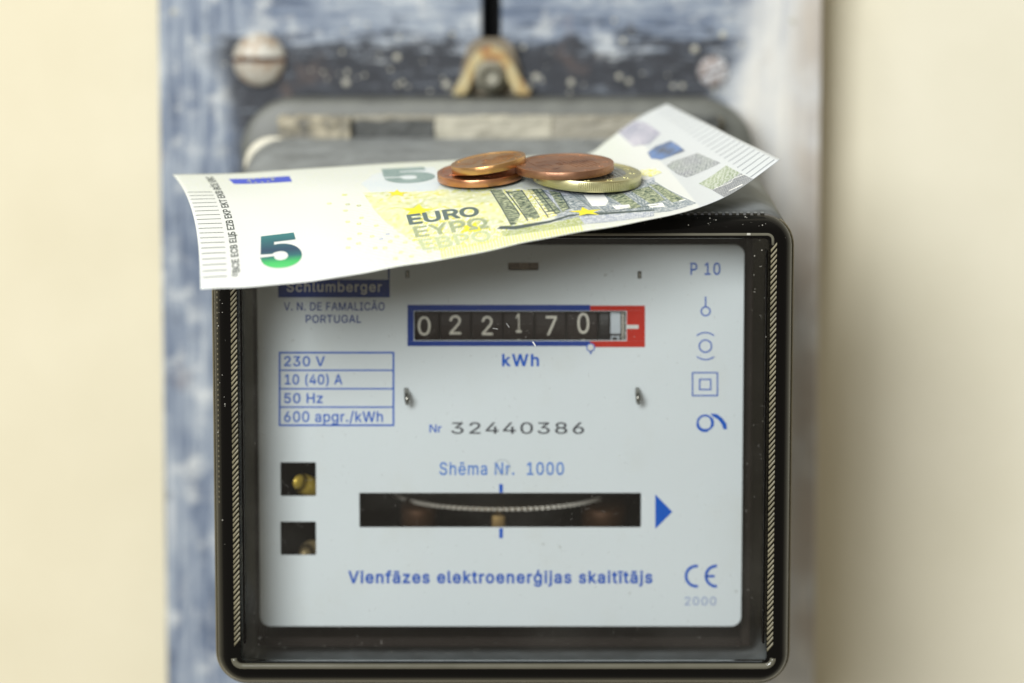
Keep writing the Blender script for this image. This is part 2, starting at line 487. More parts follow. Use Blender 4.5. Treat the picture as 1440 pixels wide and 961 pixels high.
sm = bez.modifiers.new('thickness', 'SOLIDIFY'); sm.thickness = 0.0014; sm.offset = -1
# body of the cover
zbk = P(700, 187, 84).z
rings = []
for k2, y in enumerate((5.0, 20, 40, 60, 78, 83.0, 85.0)):
    f = (y-5)/80.0
    ins = 0 if y < 80 else (0.8 if y < 84 else 2.2)
    rings.append(rring(D[0]*(1-f) + -62.5*f + ins, D[1]*(1-f) + 56.5*f - ins, D[2] + 1.0*f, D[3]*(1-f) + zbk*f - ins, 7.0 + 2.0*f, y+0.02, 8))
def top_z(y):     # height of the cover's top at depth y
    f = (y-5)/80.0
    return D[3]*(1-f) + zbk*f
bm = bmesh.new(); loft(bm, rings); bmesh.ops.recalc_face_normals(bm, faces=bm.faces)
shell = auto(obj('cover_shell', bm, M['cover'], meter), 50)
sm = shell.modifiers.new('thickness', 'SOLIDIFY'); sm.thickness = 0.0016; sm.offset = -1
# ribs along the top front edge and down the left edge
bm = bmesh.new()
x = D[0]+7
while x < D[1]-6.5:
    bx(bm, x, x+0.85, 3.6, 6.2, D[3]-0.5, D[3]+0.16, 0.12, 1); x += 1.5
obj('edge_rib', bm, M['cover'], meter, kind='stuff')
bm = bmesh.new()
z = D[2]+40
while z < D[3]-8:
    bx(bm, D[0]+1.0, D[0]+1.25, 1.85, 2.5, z, z+0.35, 0.0); z += 1.1
obj('side_notch', bm, M['edge_tan'], meter, kind='stuff')
# thin light edges of the moulding (outer corner line)
bm = bmesh.new()
pts = rring(D[0]-0.1, D[1]+0.1, D[2]-0.1, D[3], 7.0, 5.2, 10)
pts = [p for p in pts if p[2] < D[3]-1.0]
i0 = max(range(len(pts)), key=lambda i: (Vector(pts[i])-Vector(pts[i-1])).length)
pts = pts[i0:] + pts[:i0]
tube(bm, pts, 0.17, 6)
obj('edge_seam', bm, M['edge_tan'], meter, smooth=True)

# twisted rope mouldings left and right, plain bead above and below
def rope(x0, x1, ytop, ybot, lean):
    bm = bmesh.new()
    a = P(x0, 500, 0).x; b = P(x1, 500, 0).x; zt = P(700, ytop, 0).z; zb_ = P(700, ybot, 0).z
    pitch = 1.13; z = zb_
    while z < zt-0.6:
        n = 5; jz = random.uniform(-0.09, 0.09); hh_ = random.uniform(0.10, 0.24)
        rows = []
        for i in range(n+1):
            f = i/n; x = a + (b-a)*f; zz_ = z + jz + lean*(f-0.5)*1.5
            h = -0.12 - hh_*math.sin(math.pi*f)
            rows.append([bm.verts.new((x, 0.0, zz_)), bm.verts.new((x, h, zz_+0.2)), bm.verts.new((x, h, zz_+0.50)), bm.verts.new((x, 0.0, zz_+0.74))])
        for r0, r1 in zip(rows, rows[1:]):
            for j in range(3): bm.faces.new((r0[j], r0[j+1], r1[j+1], r1[j]))
        z += pitch
    bmesh.ops.recalc_face_normals(bm, faces=bm.faces)
    return obj('rope_moulding', bm, M['rope'], meter, smooth=True)
rope(325, 333.5, 345, 905, 1)
rope(1082.5, 1091, 345, 912, 1)
t = NT('clear_bead'); f = t.noise(t.coord('Object', (60, 60, 60)), 1.0, 4)
c = t.mix(f, srgb(70, 68, 54), srgb(112, 110, 98)); t.bsdf(c, 0.16, 0, None, 0.7); M['bead'] = t.m
bm = bmesh.new()
q = [P(1087, 345, 0)] + [P(1087-8+8*math.cos(R(a)), 337-7*math.sin(R(a)), 0) for a in range(0, 91, 15)] + [P(337-0+8*0, 330, 0)] + [P(337+8*math.cos(R(a)), 337-7*math.sin(R(a)), 0) for a in range(105, 181, 15)] + [P(329, 345, 0)]
tube(bm, q, 0.32, 8); obj('window_bead', bm, M['bead'], meter, smooth=True)
bm = bmesh.new()
q = [P(341-12*math.cos(R(a)), 926+11*math.sin(R(a)), 0) for a in range(0, 91, 15)] + [P(1075+12*math.sin(R(a)), 926+11*math.cos(R(a)), 0) for a in range(0, 91, 15)]
tube(bm, q, 0.65, 10); obj('window_bead', bm, M['bead'], meter, smooth=True)
# inner lip line near the right of the window
bm = bmesh.new()
bx(bm, P(1076, 500, 1).x, P(1078.5, 500, 1).x, 0.5, 3.0, P(0, 905, 1).z, P(0, 352, 1).z, 0.1, 1)
obj('inner_lip', bm, M['bezel'], meter)
bm = bmesh.new()
bx(bm, P(338.5, 500, 1).x, P(341, 500, 1).x, 0.5, 3.0, P(0, 905, 1).z, P(0, 352, 1).z, 0.1, 1)
obj('inner_lip', bm, M['bezel'], meter)
# the clear front
t = NT('clear_plastic_pane')
gl = t.n('ShaderNodeBsdfGlossy'); gl.inputs['Roughness'].default_value = 0.03
tr = t.n('ShaderNodeBsdfTransparent'); tr.inputs[0].default_value = (0.94, 0.945, 0.94, 1)
fr = t.n('ShaderNodeFresnel'); fr.inputs[0].default_value = 1.45
ms = t.n('ShaderNodeMixShader'); t.l(fr.outputs[0], ms.inputs[0]); t.l(tr.outputs[0], ms.inputs[1]); t.l(gl.outputs[0], ms.inputs[2])
df = t.n('ShaderNodeBsdfDiffuse'); df.inputs[0].default_value = (0.7, 0.68, 0.62, 1)
sm1 = t.smooth(t.noise(t.coord('Object', (28, 28, 45)), 1.0, 5, 0.6), 0.45, 0.75)
sm2 = t.smooth(t.noise(t.coord('Object', (900, 900, 900)), 1.0, 2), 0.68, 0.74)
m2_ = t.n('ShaderNodeMixShader'); t.l(t.math('ADD', t.math('MULTIPLY', sm1, 0.012), t.math('MULTIPLY', sm2, 0.06)), m2_.inputs[0])
t.l(ms.outputs[0], m2_.inputs[1]); t.l(df.outputs[0], m2_.inputs[2]); t.l(m2_.outputs[0], t.out.inputs[0]); M['pane'] = t.m
bm = bmesh.new(); bx(bm, A[0]-0.2, A[1]+0.2, 2.4, 4.0, A[2]-0.2, A[3]+0.2)
obj('window_pane', bm, M['pane'], meter)

bm = bmesh.new()
for (x0, y0, x1, y1, w_) in ((749, 481, 753, 487, .16), (676, 357, 682, 362, .05), (693, 462, 700, 463, .05), (712, 455, 716, 461, .05), (905, 700, 907, 704, .08)):
    tube(bm, [P(x0, y0, 2.3), P((x0+x1)/2+.4, (y0+y1)/2, 2.25), P(x1, y1, 2.3)], w_, 5)
obj('pane_scratch', bm, simple('scratch_white', srgb(220, 222, 220), 0.4), meter, kind='stuff')
# --- base behind the cover
zf = P(700, 136, 99).z
bm = bmesh.new()
def bring(y, ins): return rring(-64.5+ins, 57.5-ins, zbot-4+ins, zf-ins, 12.5-ins*0.5, y, 12)
loft(bm, [bring(86, 7.5), bring(86, 1.6), bring(86.6, 0.5), bring(88, 0), bring(YB-0.05, 0)], True, False)
bmesh.ops.recalc_face_normals(bm, faces=bm.faces)
auto(obj('base', bm, M['base'], meter), 40)
# raised ridge at the back of the cover top with a dark slot and a worn cream patch
t = NT('dusty_tan'); f = t.noise(t.coord('Object', (200, 200, 200)), 1.0, 5, 0.6)
c = t.ramp(f, [(0.38, srgb(104, 102, 94)), (0.5, srgb(140, 134, 116)), (0.64, srgb(176, 168, 146))]); t.bsdf(c, 0.7, 0, t.bump(f, 0.4, 0.0003)); M['tan'] = t.m
M['grey_tan'] = simple('dusty_grey', srgb(140, 136, 122), 0.6, nscale=250, namt=0.3)
M['cream'] = simple('worn_cream', srgb(166, 162, 146), 0.7, nscale=160, namt=0.5)
M['slot_dark'] = simple('dark_grey_slot', srgb(74, 76, 74), 0.7)
za = P(0, 190, 80).z; zc = P(0, 163, 85).z
def ridge(x0, x1, mat, name, y0=80.0, dz=0.0, za_=None):
    bm = bmesh.new(); bx(bm, P(x0, 170, 82).x, P(x1, 170, 82).x, y0, 85.6, (za_ if za_ is not None else za)-1.5, zc+dz, 0.5, 2)
    bmesh.ops.subdivide_edges(bm, edges=[e for e in bm.edges if e.calc_length() > 3], cuts=9, use_grid_fill=True)
    for v_ in bm.verts: v_.co += mnz.noise_vector(v_.co*0.45)*0.55 + mnz.noise_vector(v_.co*1.7)*0.25
    return obj(name, bm, mat, meter)
ridge(392, 494, M['tan'], 'ridge_segment')
ridge(494.5, 612, M['slot_dark'], 'ridge_slot', 82.5, -1.0)
ridge(494.5, 612, M['grey_tan'], 'slot_lintel', 83.2, 0.1, P(0, 169, 83).z+1.2)
ridge(612.5, 776, M['cream'], 'ridge_segment')
ridge(776.5, 925, M['grey_tan'], 'ridge_segment')
ridge(925.5, 1010, M['slot_dark'], 'ridge_segment')
# sun glint on the cover's left rear corner, shaped as a pale tube
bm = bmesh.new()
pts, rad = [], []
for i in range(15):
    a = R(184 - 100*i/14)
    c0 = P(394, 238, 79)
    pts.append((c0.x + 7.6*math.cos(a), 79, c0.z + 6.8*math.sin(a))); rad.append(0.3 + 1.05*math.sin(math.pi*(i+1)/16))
tube(bm, pts, rad, 10); obj('corner_glint', bm, simple('pale_glint', srgb(214, 210, 192), 0.5, nscale=300, namt=0.15), meter, smooth=True)
# small bright nub at the right rear corner
bm = bmesh.new(); lathe(bm, [(0, 1.6), (0.9, 1.3), (1.5, 0.4), (1.6, -1)], 16, Matrix.Translation(P(1008, 172, 84)) @ Matrix.Rotation(R(70), 4, 'X'))
obj('corner_nub', bm, M['grey_tan'], meter, smooth=True)
# hanging lug (brass arch) and its bolt
t = NT('tarnished_brass'); f = t.noise(t.coord('Object', (260, 260, 260)), 1.0, 4)
c = t.ramp(f, [(0.34, srgb(148, 106, 60)), (0.46, srgb(168, 148, 98)), (0.62, srgb(180, 172, 138))]); t.bsdf(c, 0.5, 0.1); M['lug'] = t.m
bm = bmesh.new()
outer = [(634, 134), (650, 108), (660, 86), (671, 71), (690, 64), (708, 71), (719, 86), (731, 108), (748, 134)]
inner = [(656, 134), (664, 115), (669, 99), (677, 89), (690, 85), (702, 89), (710, 99), (715, 115), (725, 134)]
yo = 91.0
vo = [[bm.verts.new(P(x, y, yo)+Vector((0, dy, 0))) for (x, y) in lst] for dy in (0, 4.5) for lst in (outer, inner)]
for i in range(len(outer)-1):
    bm.faces.new((vo[0][i], vo[0][i+1], vo[1][i+1], vo[1][i])); bm.faces.new((vo[2][i], vo[3][i], vo[3][i+1], vo[2][i+1]))
    bm.faces.new((vo[0][i], vo[2][i], vo[2][i+1], vo[0][i+1])); bm.faces.new((vo[1][i], vo[1][i+1], vo[3][i+1], vo[3][i]))
bm.faces.new((vo[0][0], vo[1][0], vo[3][0], vo[2][0])); bm.faces.new((vo[0][-1], vo[2][-1], vo[3][-1], vo[1][-1]))
bmesh.ops.recalc_face_normals(bm, faces=bm.faces)
bmesh.ops.bevel(bm, geom=[e for e in bm.edges if e.calc_face_angle(0) > 1.0], offset=0.5, segments=2, affect='EDGES')
auto(obj('hanging_lug', bm, M['lug'], meter), 40)
bm = bmesh.new()
vs = [P(x, y, 96.5) for x, y in ((640, 134), (657, 66), (672, 54), (708, 54), (722, 66), (742, 134))]
f0 = bm.faces.new([bm.verts.new(v) for v in vs]); r_ = bmesh.ops.extrude_face_region(bm, geom=[f0])
bmesh.ops.translate(bm, verts=[g for g in r_['geom'] if isinstance(g, bmesh.types.BMVert)], vec=(0, 3, 0))
bmesh.ops.recalc_face_normals(bm, faces=bm.faces)
obj('lug_plate', bm, simple('grey_brown_metal', srgb(120, 110, 92), 0.6, 0.2), meter)
q = P(690, 108, 91)
bolt = empty('bolt', (q.x, 96, q.z), 'grey domed bolt head inside the brass arch above the meter', 'bolt')
bm = bmesh.new(); lathe(bm, [(0, 4.2), (2.2, 3.9), (3.3, 3.0), (3.9, 1.6), (4.0, 0), (4.0, -3)], 28, Matrix.Translation((q.x, 93.2, q.z)) @ Matrix.Rotation(R(90), 4, 'X'))
obj('bolt_head', bm, simple('grey_bolt', srgb(140, 138, 124), 0.65, 0.0, 500, 0.3, 0.3), bolt, smooth=True)

# --- inside: chassis plates
YP = 20.0        # front of the face plate
cx0, cx1 = D[0]+7, D[1]-7
M['inner'] = simple('brown_inner_wall', srgb(38, 30, 24), 0.5, 0.0, 60, 0.3, spec=0.2)
bm = bmesh.new()
bx(bm, cx0, cx1, 80, 82, D[2]+4, D[3]-4)
obj('chassis_back', bm, M['chassis'], meter)
for s, (xa, xb) in enumerate(((cx0, cx0+2), (cx1-2, cx1))):
    bm = bmesh.new(); bx(bm, xa, xb, YP+3, 79.9, D[2]+4, D[3]-4, 0.3)
    obj('chassis_side', bm, M['inner'], meter)
bm = bmesh.new(); bx(bm, cx0+2.1, cx1-2.1, YP+3, 79.9, D[3]-6.5, D[3]-4.5)
obj('chassis_top', bm, M['inner'], meter)
bm = bmesh.new(); bx(bm, cx0+2.1, cx1-2.1, YP+3, 79.9, D[2]+4, D[2]+6)
obj('chassis_bottom', bm, M['chassis'], meter)

# --- face plate with its cut-outs
def pr(x0, x1, y0, y1, Y=YP): # pixel box -> (x0, x1, z0, z1) on the plate
    return P(x0, (y0+y1)/2, Y).x, P(x1, (y0+y1)/2, Y).x, P((x0+x1)/2, y1, Y).z, P((x0+x1)/2, y0, Y).z
t = NT('white_enamelled_plate')
f = t.noise(t.coord('Object', (30, 30, 30)), 1.0, 4); f2 = t.noise(t.coord('Object', (3000, 3000, 3000)), 1.0, 2)
c = t.mix(f, srgb(225, 232, 234), srgb(231, 238, 240))
c = t.mix(t.math('MULTIPLY', t.smooth(t.noise(t.coord('Object', (70, 70, 50), loc=(2, 2, 7)), 1.0, 5, 0.6), 0.52, 0.75), 0.10), c, srgb(196, 186, 150))
sp = t.smooth(t.noise(t.coord('Object', (420, 420, 420)), 1.0, 1), 0.78, 0.82)
c = t.mix(t.math('MULTIPLY', sp, 0.35), c, srgb(140, 140, 130))
t.bsdf(c, 0.42, 0, t.bump(f2, 0.05, 0.0001), 0.3); M['plate'] = t.m
WIN_C = pr(582, 881, 437.5, 479.5); WIN_D = pr(505, 902, 693, 742.5)
WIN_S1 = pr(394, 445, 650, 698.5); WIN_S2 = pr(394, 445, 733.5, 781.5)
holes = [rr2(*WIN_C, 0.4), rr2(*WIN_D, 0.25), rr2(*WIN_S1, 0.35), rr2(*WIN_S2, 0.35)]
for hx, hy, hw, hh in ((573, 386, 6.5, 11.5), (899.5, 387, 6.5, 11.5), (571.5, 552, 7.5, 13), (896.5, 551, 7, 12)):
    holes.append(rr2(*pr(hx-hw/2, hx+hw/2, hy-hh/2, hy+hh/2), 0.2))
holes.append(rr2(*pr(714, 758, 369, 381), 0.3))
bm = curve_plate(rr2(*pr(364, 1044, 345, 880.5), 2.1, 8), holes, 0.6, 0.1)
bmesh.ops.translate(bm, verts=bm.verts, vec=(0, YP, 0))
plate = obj('face_plate', bm, M['plate'], meter)
# brown badge and metal tabs peeping through the slots
bm = bmesh.new(); b_ = pr(713, 759, 368, 382, YP+1)
bx(bm, b_[0]-1, b_[1]+1, YP+1.4, YP+2.0, b_[2]-1, b_[3]+1)
mt = Matrix.Translation(P(736, 372, YP+1.3)) @ Matrix.Rotation(R(90), 4, 'X')
lathe(bm, [(0, 1.2), (1.1, 1.0), (1.4, 0), (1.4, -.5)], 20, mt)
bx(bm, b_[0]+0.6, b_[1]-0.6, YP+1.0, YP+1.6, b_[2]+0.5, b_[3]-0.9, 0.2)
obj('hanger_clip', bm, simple('brown_grey_clip', srgb(128, 110, 88), 0.5), meter)
for hx, hy in ((573, 386), (899.5, 387)):
    bm = bmesh.new(); b_ = pr(hx-1.7, hx+1.7, hy-4, hy+4.5)
    bx(bm, b_[0], b_[1], YP-0.2, YP+6, b_[2], b_[3], 0.1)
    obj('metal_tab', bm, M['steel'], plate)
for hx, hy in ((571.5, 552), (896.5, 551)):
    bm = bmesh.new()
    a = P(hx, hy-5, YP+2); path = [P(hx, hy-4, YP+3), P(hx, hy-3, YP), P(hx+.3, hy+3, YP-2.0), P(hx+1, hy+10, YP-3.2), P(hx+1.5, hy+16, YP-2.2)]
    tube(bm, path, [0.45, 0.5, 0.55, 0.6, 0.5], 8, 1.0)
    obj('bent_tab', bm, M['steel'], plate, smooth=True)

# --- printing on the plate
YI = YP - 0.05
def ink_text(s, x0, x1, y0, y1, mat, bold=0.0, space=1.0, parent=None, Y=YI, name='lettering'):
    bm = text_mesh(s, bold, space)
    for v in bm.verts:
        v.co = P(x0 + (x1-x0)*v.co.x, y1 + (y0-y1)*v.co.y, Y)
    return obj(name, bm, mat, parent or plate)
def ink_polys(polys, mat, name='printed_line', Y=YI, parent=None):
    bm = bmesh.new()
    for pl in polys: bm.faces.new([bm.verts.new(P(x, y, Y)) for x, y in pl])
    bmesh.ops.recalc_face_normals(bm, faces=bm.faces)
    return obj(name, bm, mat, parent or plate)
def box4(x0, x1, y0, y1): return [(x0, y0), (x1, y0), (x1, y1), (x0, y1)]
def frame(x0, x1, y0, y1, w_): return [box4(x0, x1, y0, y0+w_), box4(x0, x1, y1-w_, y1), box4(x0, x0+w_, y0+w_, y1-w_), box4(x1-w_, x1, y0+w_, y1-w_)]
def arc(cx, cy, r, a0, a1, w_, n=28, sy=1.0, w1=None):
    out = []
    for i in range(n):
        f0, f1 = i/n, (i+1)/n
        A0, A1 = R(a0+(a1-a0)*f0), R(a0+(a1-a0)*f1)
        wa = w_ if w1 is None else w_+(w1-w_)*f0; wb = w_ if w1 is None else w_+(w1-w_)*f1
        out.append([(cx+(r-wa/2)*math.cos(A0), cy-sy*(r-wa/2)*math.sin(A0)), (cx+(r+wa/2)*math.cos(A0), cy-sy*(r+wa/2)*math.sin(A0)),
                    (cx+(r+wb/2)*math.cos(A1), cy-sy*(r+wb/2)*math.sin(A1)), (cx+(r-wb/2)*math.cos(A1), cy-sy*(r-wb/2)*math.sin(A1))])
    return out
ink_polys([box4(391, 548, 393.5, 418.5)] + [box4(545.5, 548, 357, 393), box4(391, 393.5, 357, 393), box4(393.6, 545.4, 355, 357.5)], M['ink_frame_blue'], 'name_block')
ink_text('Schlumberger', 403, 537, 396.5, 414.5, M['ink_white'], 0.016, 1.12, Y=YI-0.05)
ink_text('V. N. DE FAMALICÃO', 399, 541, 422.5, 437, M['ink_frame_blue'], 0.010, 1.05)
ink_text('PORTUGAL', 430, 508, 443, 454.5, M['ink_frame_blue'], 0.010, 1.05)
ink_polys(frame(392, 554.5, 495, 599.5, 2.4) + [box4(394.4, 552.1, y-1, y+1) for y in (521, 547, 572.8)], M['ink_blue'], 'table_frame')
ink_text('230 V', 399.5, 457, 501, 515.5, M['ink_blue'], 0.012, 1.05)
ink_text('10 (40) A', 400.5, 481.5, 526, 543.5, M['ink_blue'], 0.012, 1.05)
ink_text('50 Hz', 399.5, 454, 553, 567.5, M['ink_blue'], 0.012, 1.05)
ink_text('600 apgr./kWh', 399.5, 538.5, 578, 598, M['ink_blue'], 0.010, 1.05)
ink_text('kWh', 706, 758, 498, 515.5, M['ink_blue'], 0.022, 1.15)
ink_text('Nr', 604, 621, 597, 608.5, M['ink_blue'], 0.008)
ink_text('32440386', 634.5, 821.5, 594, 610.5, M['ink_black'], 0.006, 1.1)
ink_text('Shēma Nr.  1000', 618, 793, 650, 668.5, M['ink_light_blue'], 0.010, 1.10)
ink_polys([box4(702, 707.2, 681, 693), box4(702, 707.2, 743, 757)], M['ink_blue'], 'centre_mark')
ink_polys([[(921.5, 695.5), (945.5, 720), (921.5, 744)]], M['ink_blue'], 'arrow_mark')
ink_text('Vienfāzes elektroenerģijas skaitītājs', 489.5, 917.5, 801, 825.5, M['ink_violet'], 0.024, 1.13)
ink_text('2000', 963, 1007, 839.5, 851.5, M['ink_faint'], 0.0, 1.1)
ink_polys(arc(979, 810.5, 14.2, 80, 280, 4.0) , M['ink_blue'], 'conformity_mark')
ink_polys(arc(1007, 810.5, 14.2, 85, 275, 4.0) + [box4(993.2, 1005, 808.8, 812.3)], M['ink_blue'], 'conformity_mark', Y=YI-0.01)
ink_text('P 10', 971, 1013, 369.5, 387, M['ink_violet'], 0.006, 1.1)
ink_polys(arc(992.3, 438, 6.2, 0, 360, 1.9) + [box4(991.3, 993.3, 417.5, 430.9)], M['ink_violet'], 'terminal_symbol')
ink_polys(arc(992, 487, 8.6, 0, 360, 1.9), M['ink_violet'], 'ring_symbol')
ink_polys(arc(992, 487, 19.0, 50, 130, 1.7) + arc(992, 487, 19.0, 230, 310, 1.7), M['ink_violet'], 'ring_symbol', Y=YI-0.01)
ink_polys(frame(973, 1009.8, 523.5, 557.5, 1.8) + frame(983, 1000.3, 532.8, 549, 1.8), M['ink_violet'], 'square_symbol')
ink_polys(arc(991.5, 595, 10.5, 0, 360, 2.8) , M['ink_blue'], 'swirl_symbol')
ink_polys([[(999, 581.8), (1008, 582.5), (1015.5, 588), (1021.5, 596), (1022.3, 604), (1017.5, 604), (1014.5, 596), (1009, 589.5), (1002.5, 586)]], M['ink_blue'], 'swirl_symbol', Y=YI-0.02)
ink_polys(arc(706.5, 657, 10.5, 0, 360, 0.9), simple('ring_grey', srgb(172, 180, 186), 0.5), 'faint_ring', Y=YI-0.02)  # thin faint grey ring drawn flat on the plate
ink_polys(arc(991.5, 595, 10.8, 190, 290, 4.4, 12) + arc(991.5, 595, 10.5, -30, 40, 4.2, 10), M['ink_blue'], 'swirl_symbol', Y=YI-0.015)
# counter surround in blue and red, with gaps for the window
ink_polys([box4(573, 829.8, 429, 437.2), box4(573, 829.8, 479.8, 487), box4(573, 581.6, 437.3, 479.7)], M['ink_frame_blue'], 'counter_border')
ink_polys([box4(830, 907, 430, 437.2), box4(830, 907, 479.8, 488.5), box4(881.4, 907, 437.3, 479.7)], M['ink_red'], 'counter_border')
ink_polys([box4(881, 898, 457.2, 462.6)], M['ink_white'], 'pointer_mark', Y=YI-0.03)
ink_polys(arc(830.6, 488.8, 5.4, 0, 360, 1.6) + [[(828.5, 494), (832.7, 494), (830.7, 499.5)]], M['ink_blue'], 'decimal_mark', Y=YI-0.06)
ink_polys([[(830.6+4.6*math.cos(R(a)), 488.8+4.6*math.sin(R(a))) for a in range(0, 360, 20)]], M['ink_white'], 'decimal_mark', Y=YI-0.04)

# --- counter drums
RD = 8.5; yc = YP + 1.6 + RD
zc_ = (WIN_C[2]+WIN_C[3])/2
def drum(xa, xb, mat):
    n = 48
    bm = bmesh.new()
    mt = Matrix.Translation((xa, yc, zc_)) @ Matrix.Rotation(R(90), 4, 'Y')
    L = xb-xa
    lathe(bm, [(0, 0), (RD-0.3, 0), (RD, 0.2), (RD, L-0.2), (RD-0.3, L), (0, L)], n, mt)
    return obj('digit_drum', bm, mat, meter)
def on_drum(px, py):   # front point of the drum for a pixel
    q = P(px, py, YP+1.6); h = max(-0.98, min(0.98, (q.z-zc_)/RD))
    yy = yc - math.cos(math.asin(h))*RD
    q = P(px, py, yy); h = max(-0.98, min(0.98, (q.z-zc_)/RD))
    return Vector((q.x, yc - math.cos(math.asin(h))*RD - 0.06, q.z))
digs = [('0', 587.5, 605.5, 445, 472), ('2', 632, 648.5, 443.5, 470.5), ('2', 677.5, 693, 444.5, 471.5), ('1', 725.5, 733.5, 441, 468), ('7', 767.5, 783, 444.5, 471.5), ('0', 812, 828.5, 440, 469.5)]
for i, (s, x0, x1, y0, y1) in enumerate(digs):
    xa = P(574 + 44.6*i, 460, YP+1.6).x; xb = P(574 + 44.6*(i+1) - 1.2, 460, YP+1.6).x
    dr = drum(xa, xb, M['drum'])
    bm = text_mesh(s, 0.004)
    for cut in range(1, 10): bmesh.ops.bisect_plane(bm, geom=bm.verts[:]+bm.edges[:]+bm.faces[:], plane_co=(0, cut/10, 0), plane_no=(0, 1, 0))
    for v in bm.verts: v.co = on_drum(x0+(x1-x0)*v.co.x, y1+(y0-y1)*v.co.y)
    obj('digit', bm, M['drum_white'], dr)
    if i in (3, 5):       # the next figure just peeping in
        bm = bmesh.new(); cx_ = (x0+x1)/2
        bm.faces.new([bm.verts.new(on_drum(x, y)) for x, y in ((cx_-4, 480), (cx_-1.5, 477.5), (cx_+2, 477.5), (cx_+4, 480))])
        obj('digit', bm, M['drum_white'], dr)
xa = P(842, 460, YP+1.6).x; xb = P(857, 460, YP+1.6).x
drum(xa, xb, simple('spacer_black', srgb(24, 22, 22), 0.4))
xa = P(857.5, 460, YP+1.6).x; xb = P(888, 460, YP+1.6).x
dr = drum(xa, xb, M['drum'])
def drum_polys(polys, mat, name):
    bm = bmesh.new()
    for pl in polys: bm.faces.new([bm.verts.new((x, y, 0)) for x, y in pl])
    for cut in range(437, 482, 3): bmesh.ops.bisect_plane(bm, geom=bm.verts[:]+bm.edges[:]+bm.faces[:], plane_co=(0, cut, 0), plane_no=(0, 1, 0))
    for v in bm.verts: v.co = on_drum(v.co.x, v.co.y)
    return obj(name, bm, mat, dr)
drum_polys([box4(858.5, 872.5, 439, 469.5), box4(859, 872, 472.5, 474.5), box4(859, 861, 474.5, 480), box4(868, 870.5, 474.5, 480)], simple('pale_drum_flag', srgb(200, 208, 214), 0.5), 'drum_flag')
drum_polys([box4(874.5, 875.6, 438, 480)] + [box4(875.6, 880.5 if i % 5 == 0 else 878.6, 439+2.9*i, 440.2+2.9*i) for i in range(14)], M['drum_white'], 'drum_scale')

# --- aluminium rotor disc with a toothed edge
rc = P(705, 690, 47.0)
dz = P(705, 717, YP+4).z
RDISC = 25.0; ycd = YP + 4 + RDISC
bm = bmesh.new()
n = 112
top, bot = [], []
for i in range(n*2):
    r = RDISC if i % 2 == 0 else RDISC-0.9
    a = math.pi*i/n
    top.append(bm.verts.new((rc.x + r*math.cos(a), ycd + r*math.sin(a), dz+0.35))); bot.append(bm.verts.new((rc.x + r*math.cos(a), ycd + r*math.sin(a), dz-0.35)))
for i in range(n*2): bm.faces.new((top[i], bot[i], bot[(i+1) % (2*n)], top[(i+1) % (2*n)]))
disc = obj('rotor_rim', bm, M['alu'], meter)
bm = bmesh.new(); mt = Matrix.Translation((rc.x, ycd, dz))
lathe(bm, [(0, 0.15), (RDISC-0.6, 0.15), (RDISC-0.6, -0.15), (0, -0.15)], 64, mt)
lathe(bm, [(1.2, -14), (1.2, 14)], 16, mt)
obj('rotor_disc', bm, simple('dull_disc', srgb(120, 96, 70), 0.35, 0.9), meter)
for px, py, yy, rr in ((590, 713, 37, 2.2), (850, 711, 40, 2.8)):
    bm = bmesh.new(); q = P(px, py, yy)
    lathe(bm, [(0, 0), (rr*1.5, 0), (rr*1.9, 1), (rr*1.9, 6), (rr*1.5, 7), (0, 7)], 24, Matrix.Translation(q+Vector((0, 0, -5))) @ Matrix.Rotation(R(20), 4, 'X'))
    obj('copper_coil', bm, M['copper_wire'], meter, smooth=True)
bm = bmesh.new(); q = P(701, 732, 27)
bx(bm, q.x-1.6, q.x+1.6, 27, 34, q.z-3, q.z+1.2, 0.6, 3); bx(bm, q.x-0.8, q.x+0.8, 28, 31, q.z+1.2, q.z+3.0, 0.3, 2)
obj('brass_bearing', bm, simple('dull_brass', srgb(130, 106, 64), 0.5, 0.6), meter, smooth=True)
bm = bmesh.new(); q = P(427, 681, 24)
lathe(bm, [(0, 2.2), (1.6, 1.8), (2.2, 0.6), (2.3, -2), (1.6, -10), (0, -10)], 24, Matrix.Translation(q) @ Matrix.Rotation(R(60), 4, 'X') @ Matrix.Rotation(R(-35), 4, 'Y'))
obj('brass_screw', bm, M['brass'], meter, smooth=True)
bm = bmesh.new(); q = P(438, 779, 26)
lathe(bm, [(0, 3), (1.5, 2.6), (2.5, 1.6), (3.1, 0), (3.1, -9), (0, -9)], 24, Matrix.Translation(q) @ Matrix.Rotation(R(75), 4, 'X') @ Matrix.Rotation(R(-25), 4, 'Y'))
obj('pale_bushing', bm, simple('pale_bushing', srgb(170, 150, 110), 0.4, 0.4), meter, smooth=True)

# --- dust specks on the bezel
bm = bmesh.new()
for i in range(70):
    if i < 36: px, py = random.uniform(1060, 1106), random.uniform(306, 420) if random.random() < .8 else random.uniform(420, 700)
    elif i < 50: px, py = random.uniform(306, 322), random.uniform(420, 800)
    else: px, py = random.uniform(900, 1060), random.uniform(303, 324)
    if 1078 < px < 1094 and py > 330: continue
    q = P(px, py, 0.5); e = max(0, px-1098)*0.12 + max(0, 318-py)*0.14 + max(0, 314-px)*.15
    r = random.choice((0.06, 0.08, 0.1, 0.15))
    bmesh.ops.create_icosphere(bm, subdivisions=1, radius=r, matrix=Matrix.Translation(P(px, py, 0.4+e)))
bx(bm, P(1053, 0, 0).x, P(1058.5, 0, 0).x, -0.65, 0.2, P(0, 331, 0).z, P(0, 328, 0).z, 0.1, 1)
obj('dust_speck', bm, M['dust'], meter, kind='stuff')

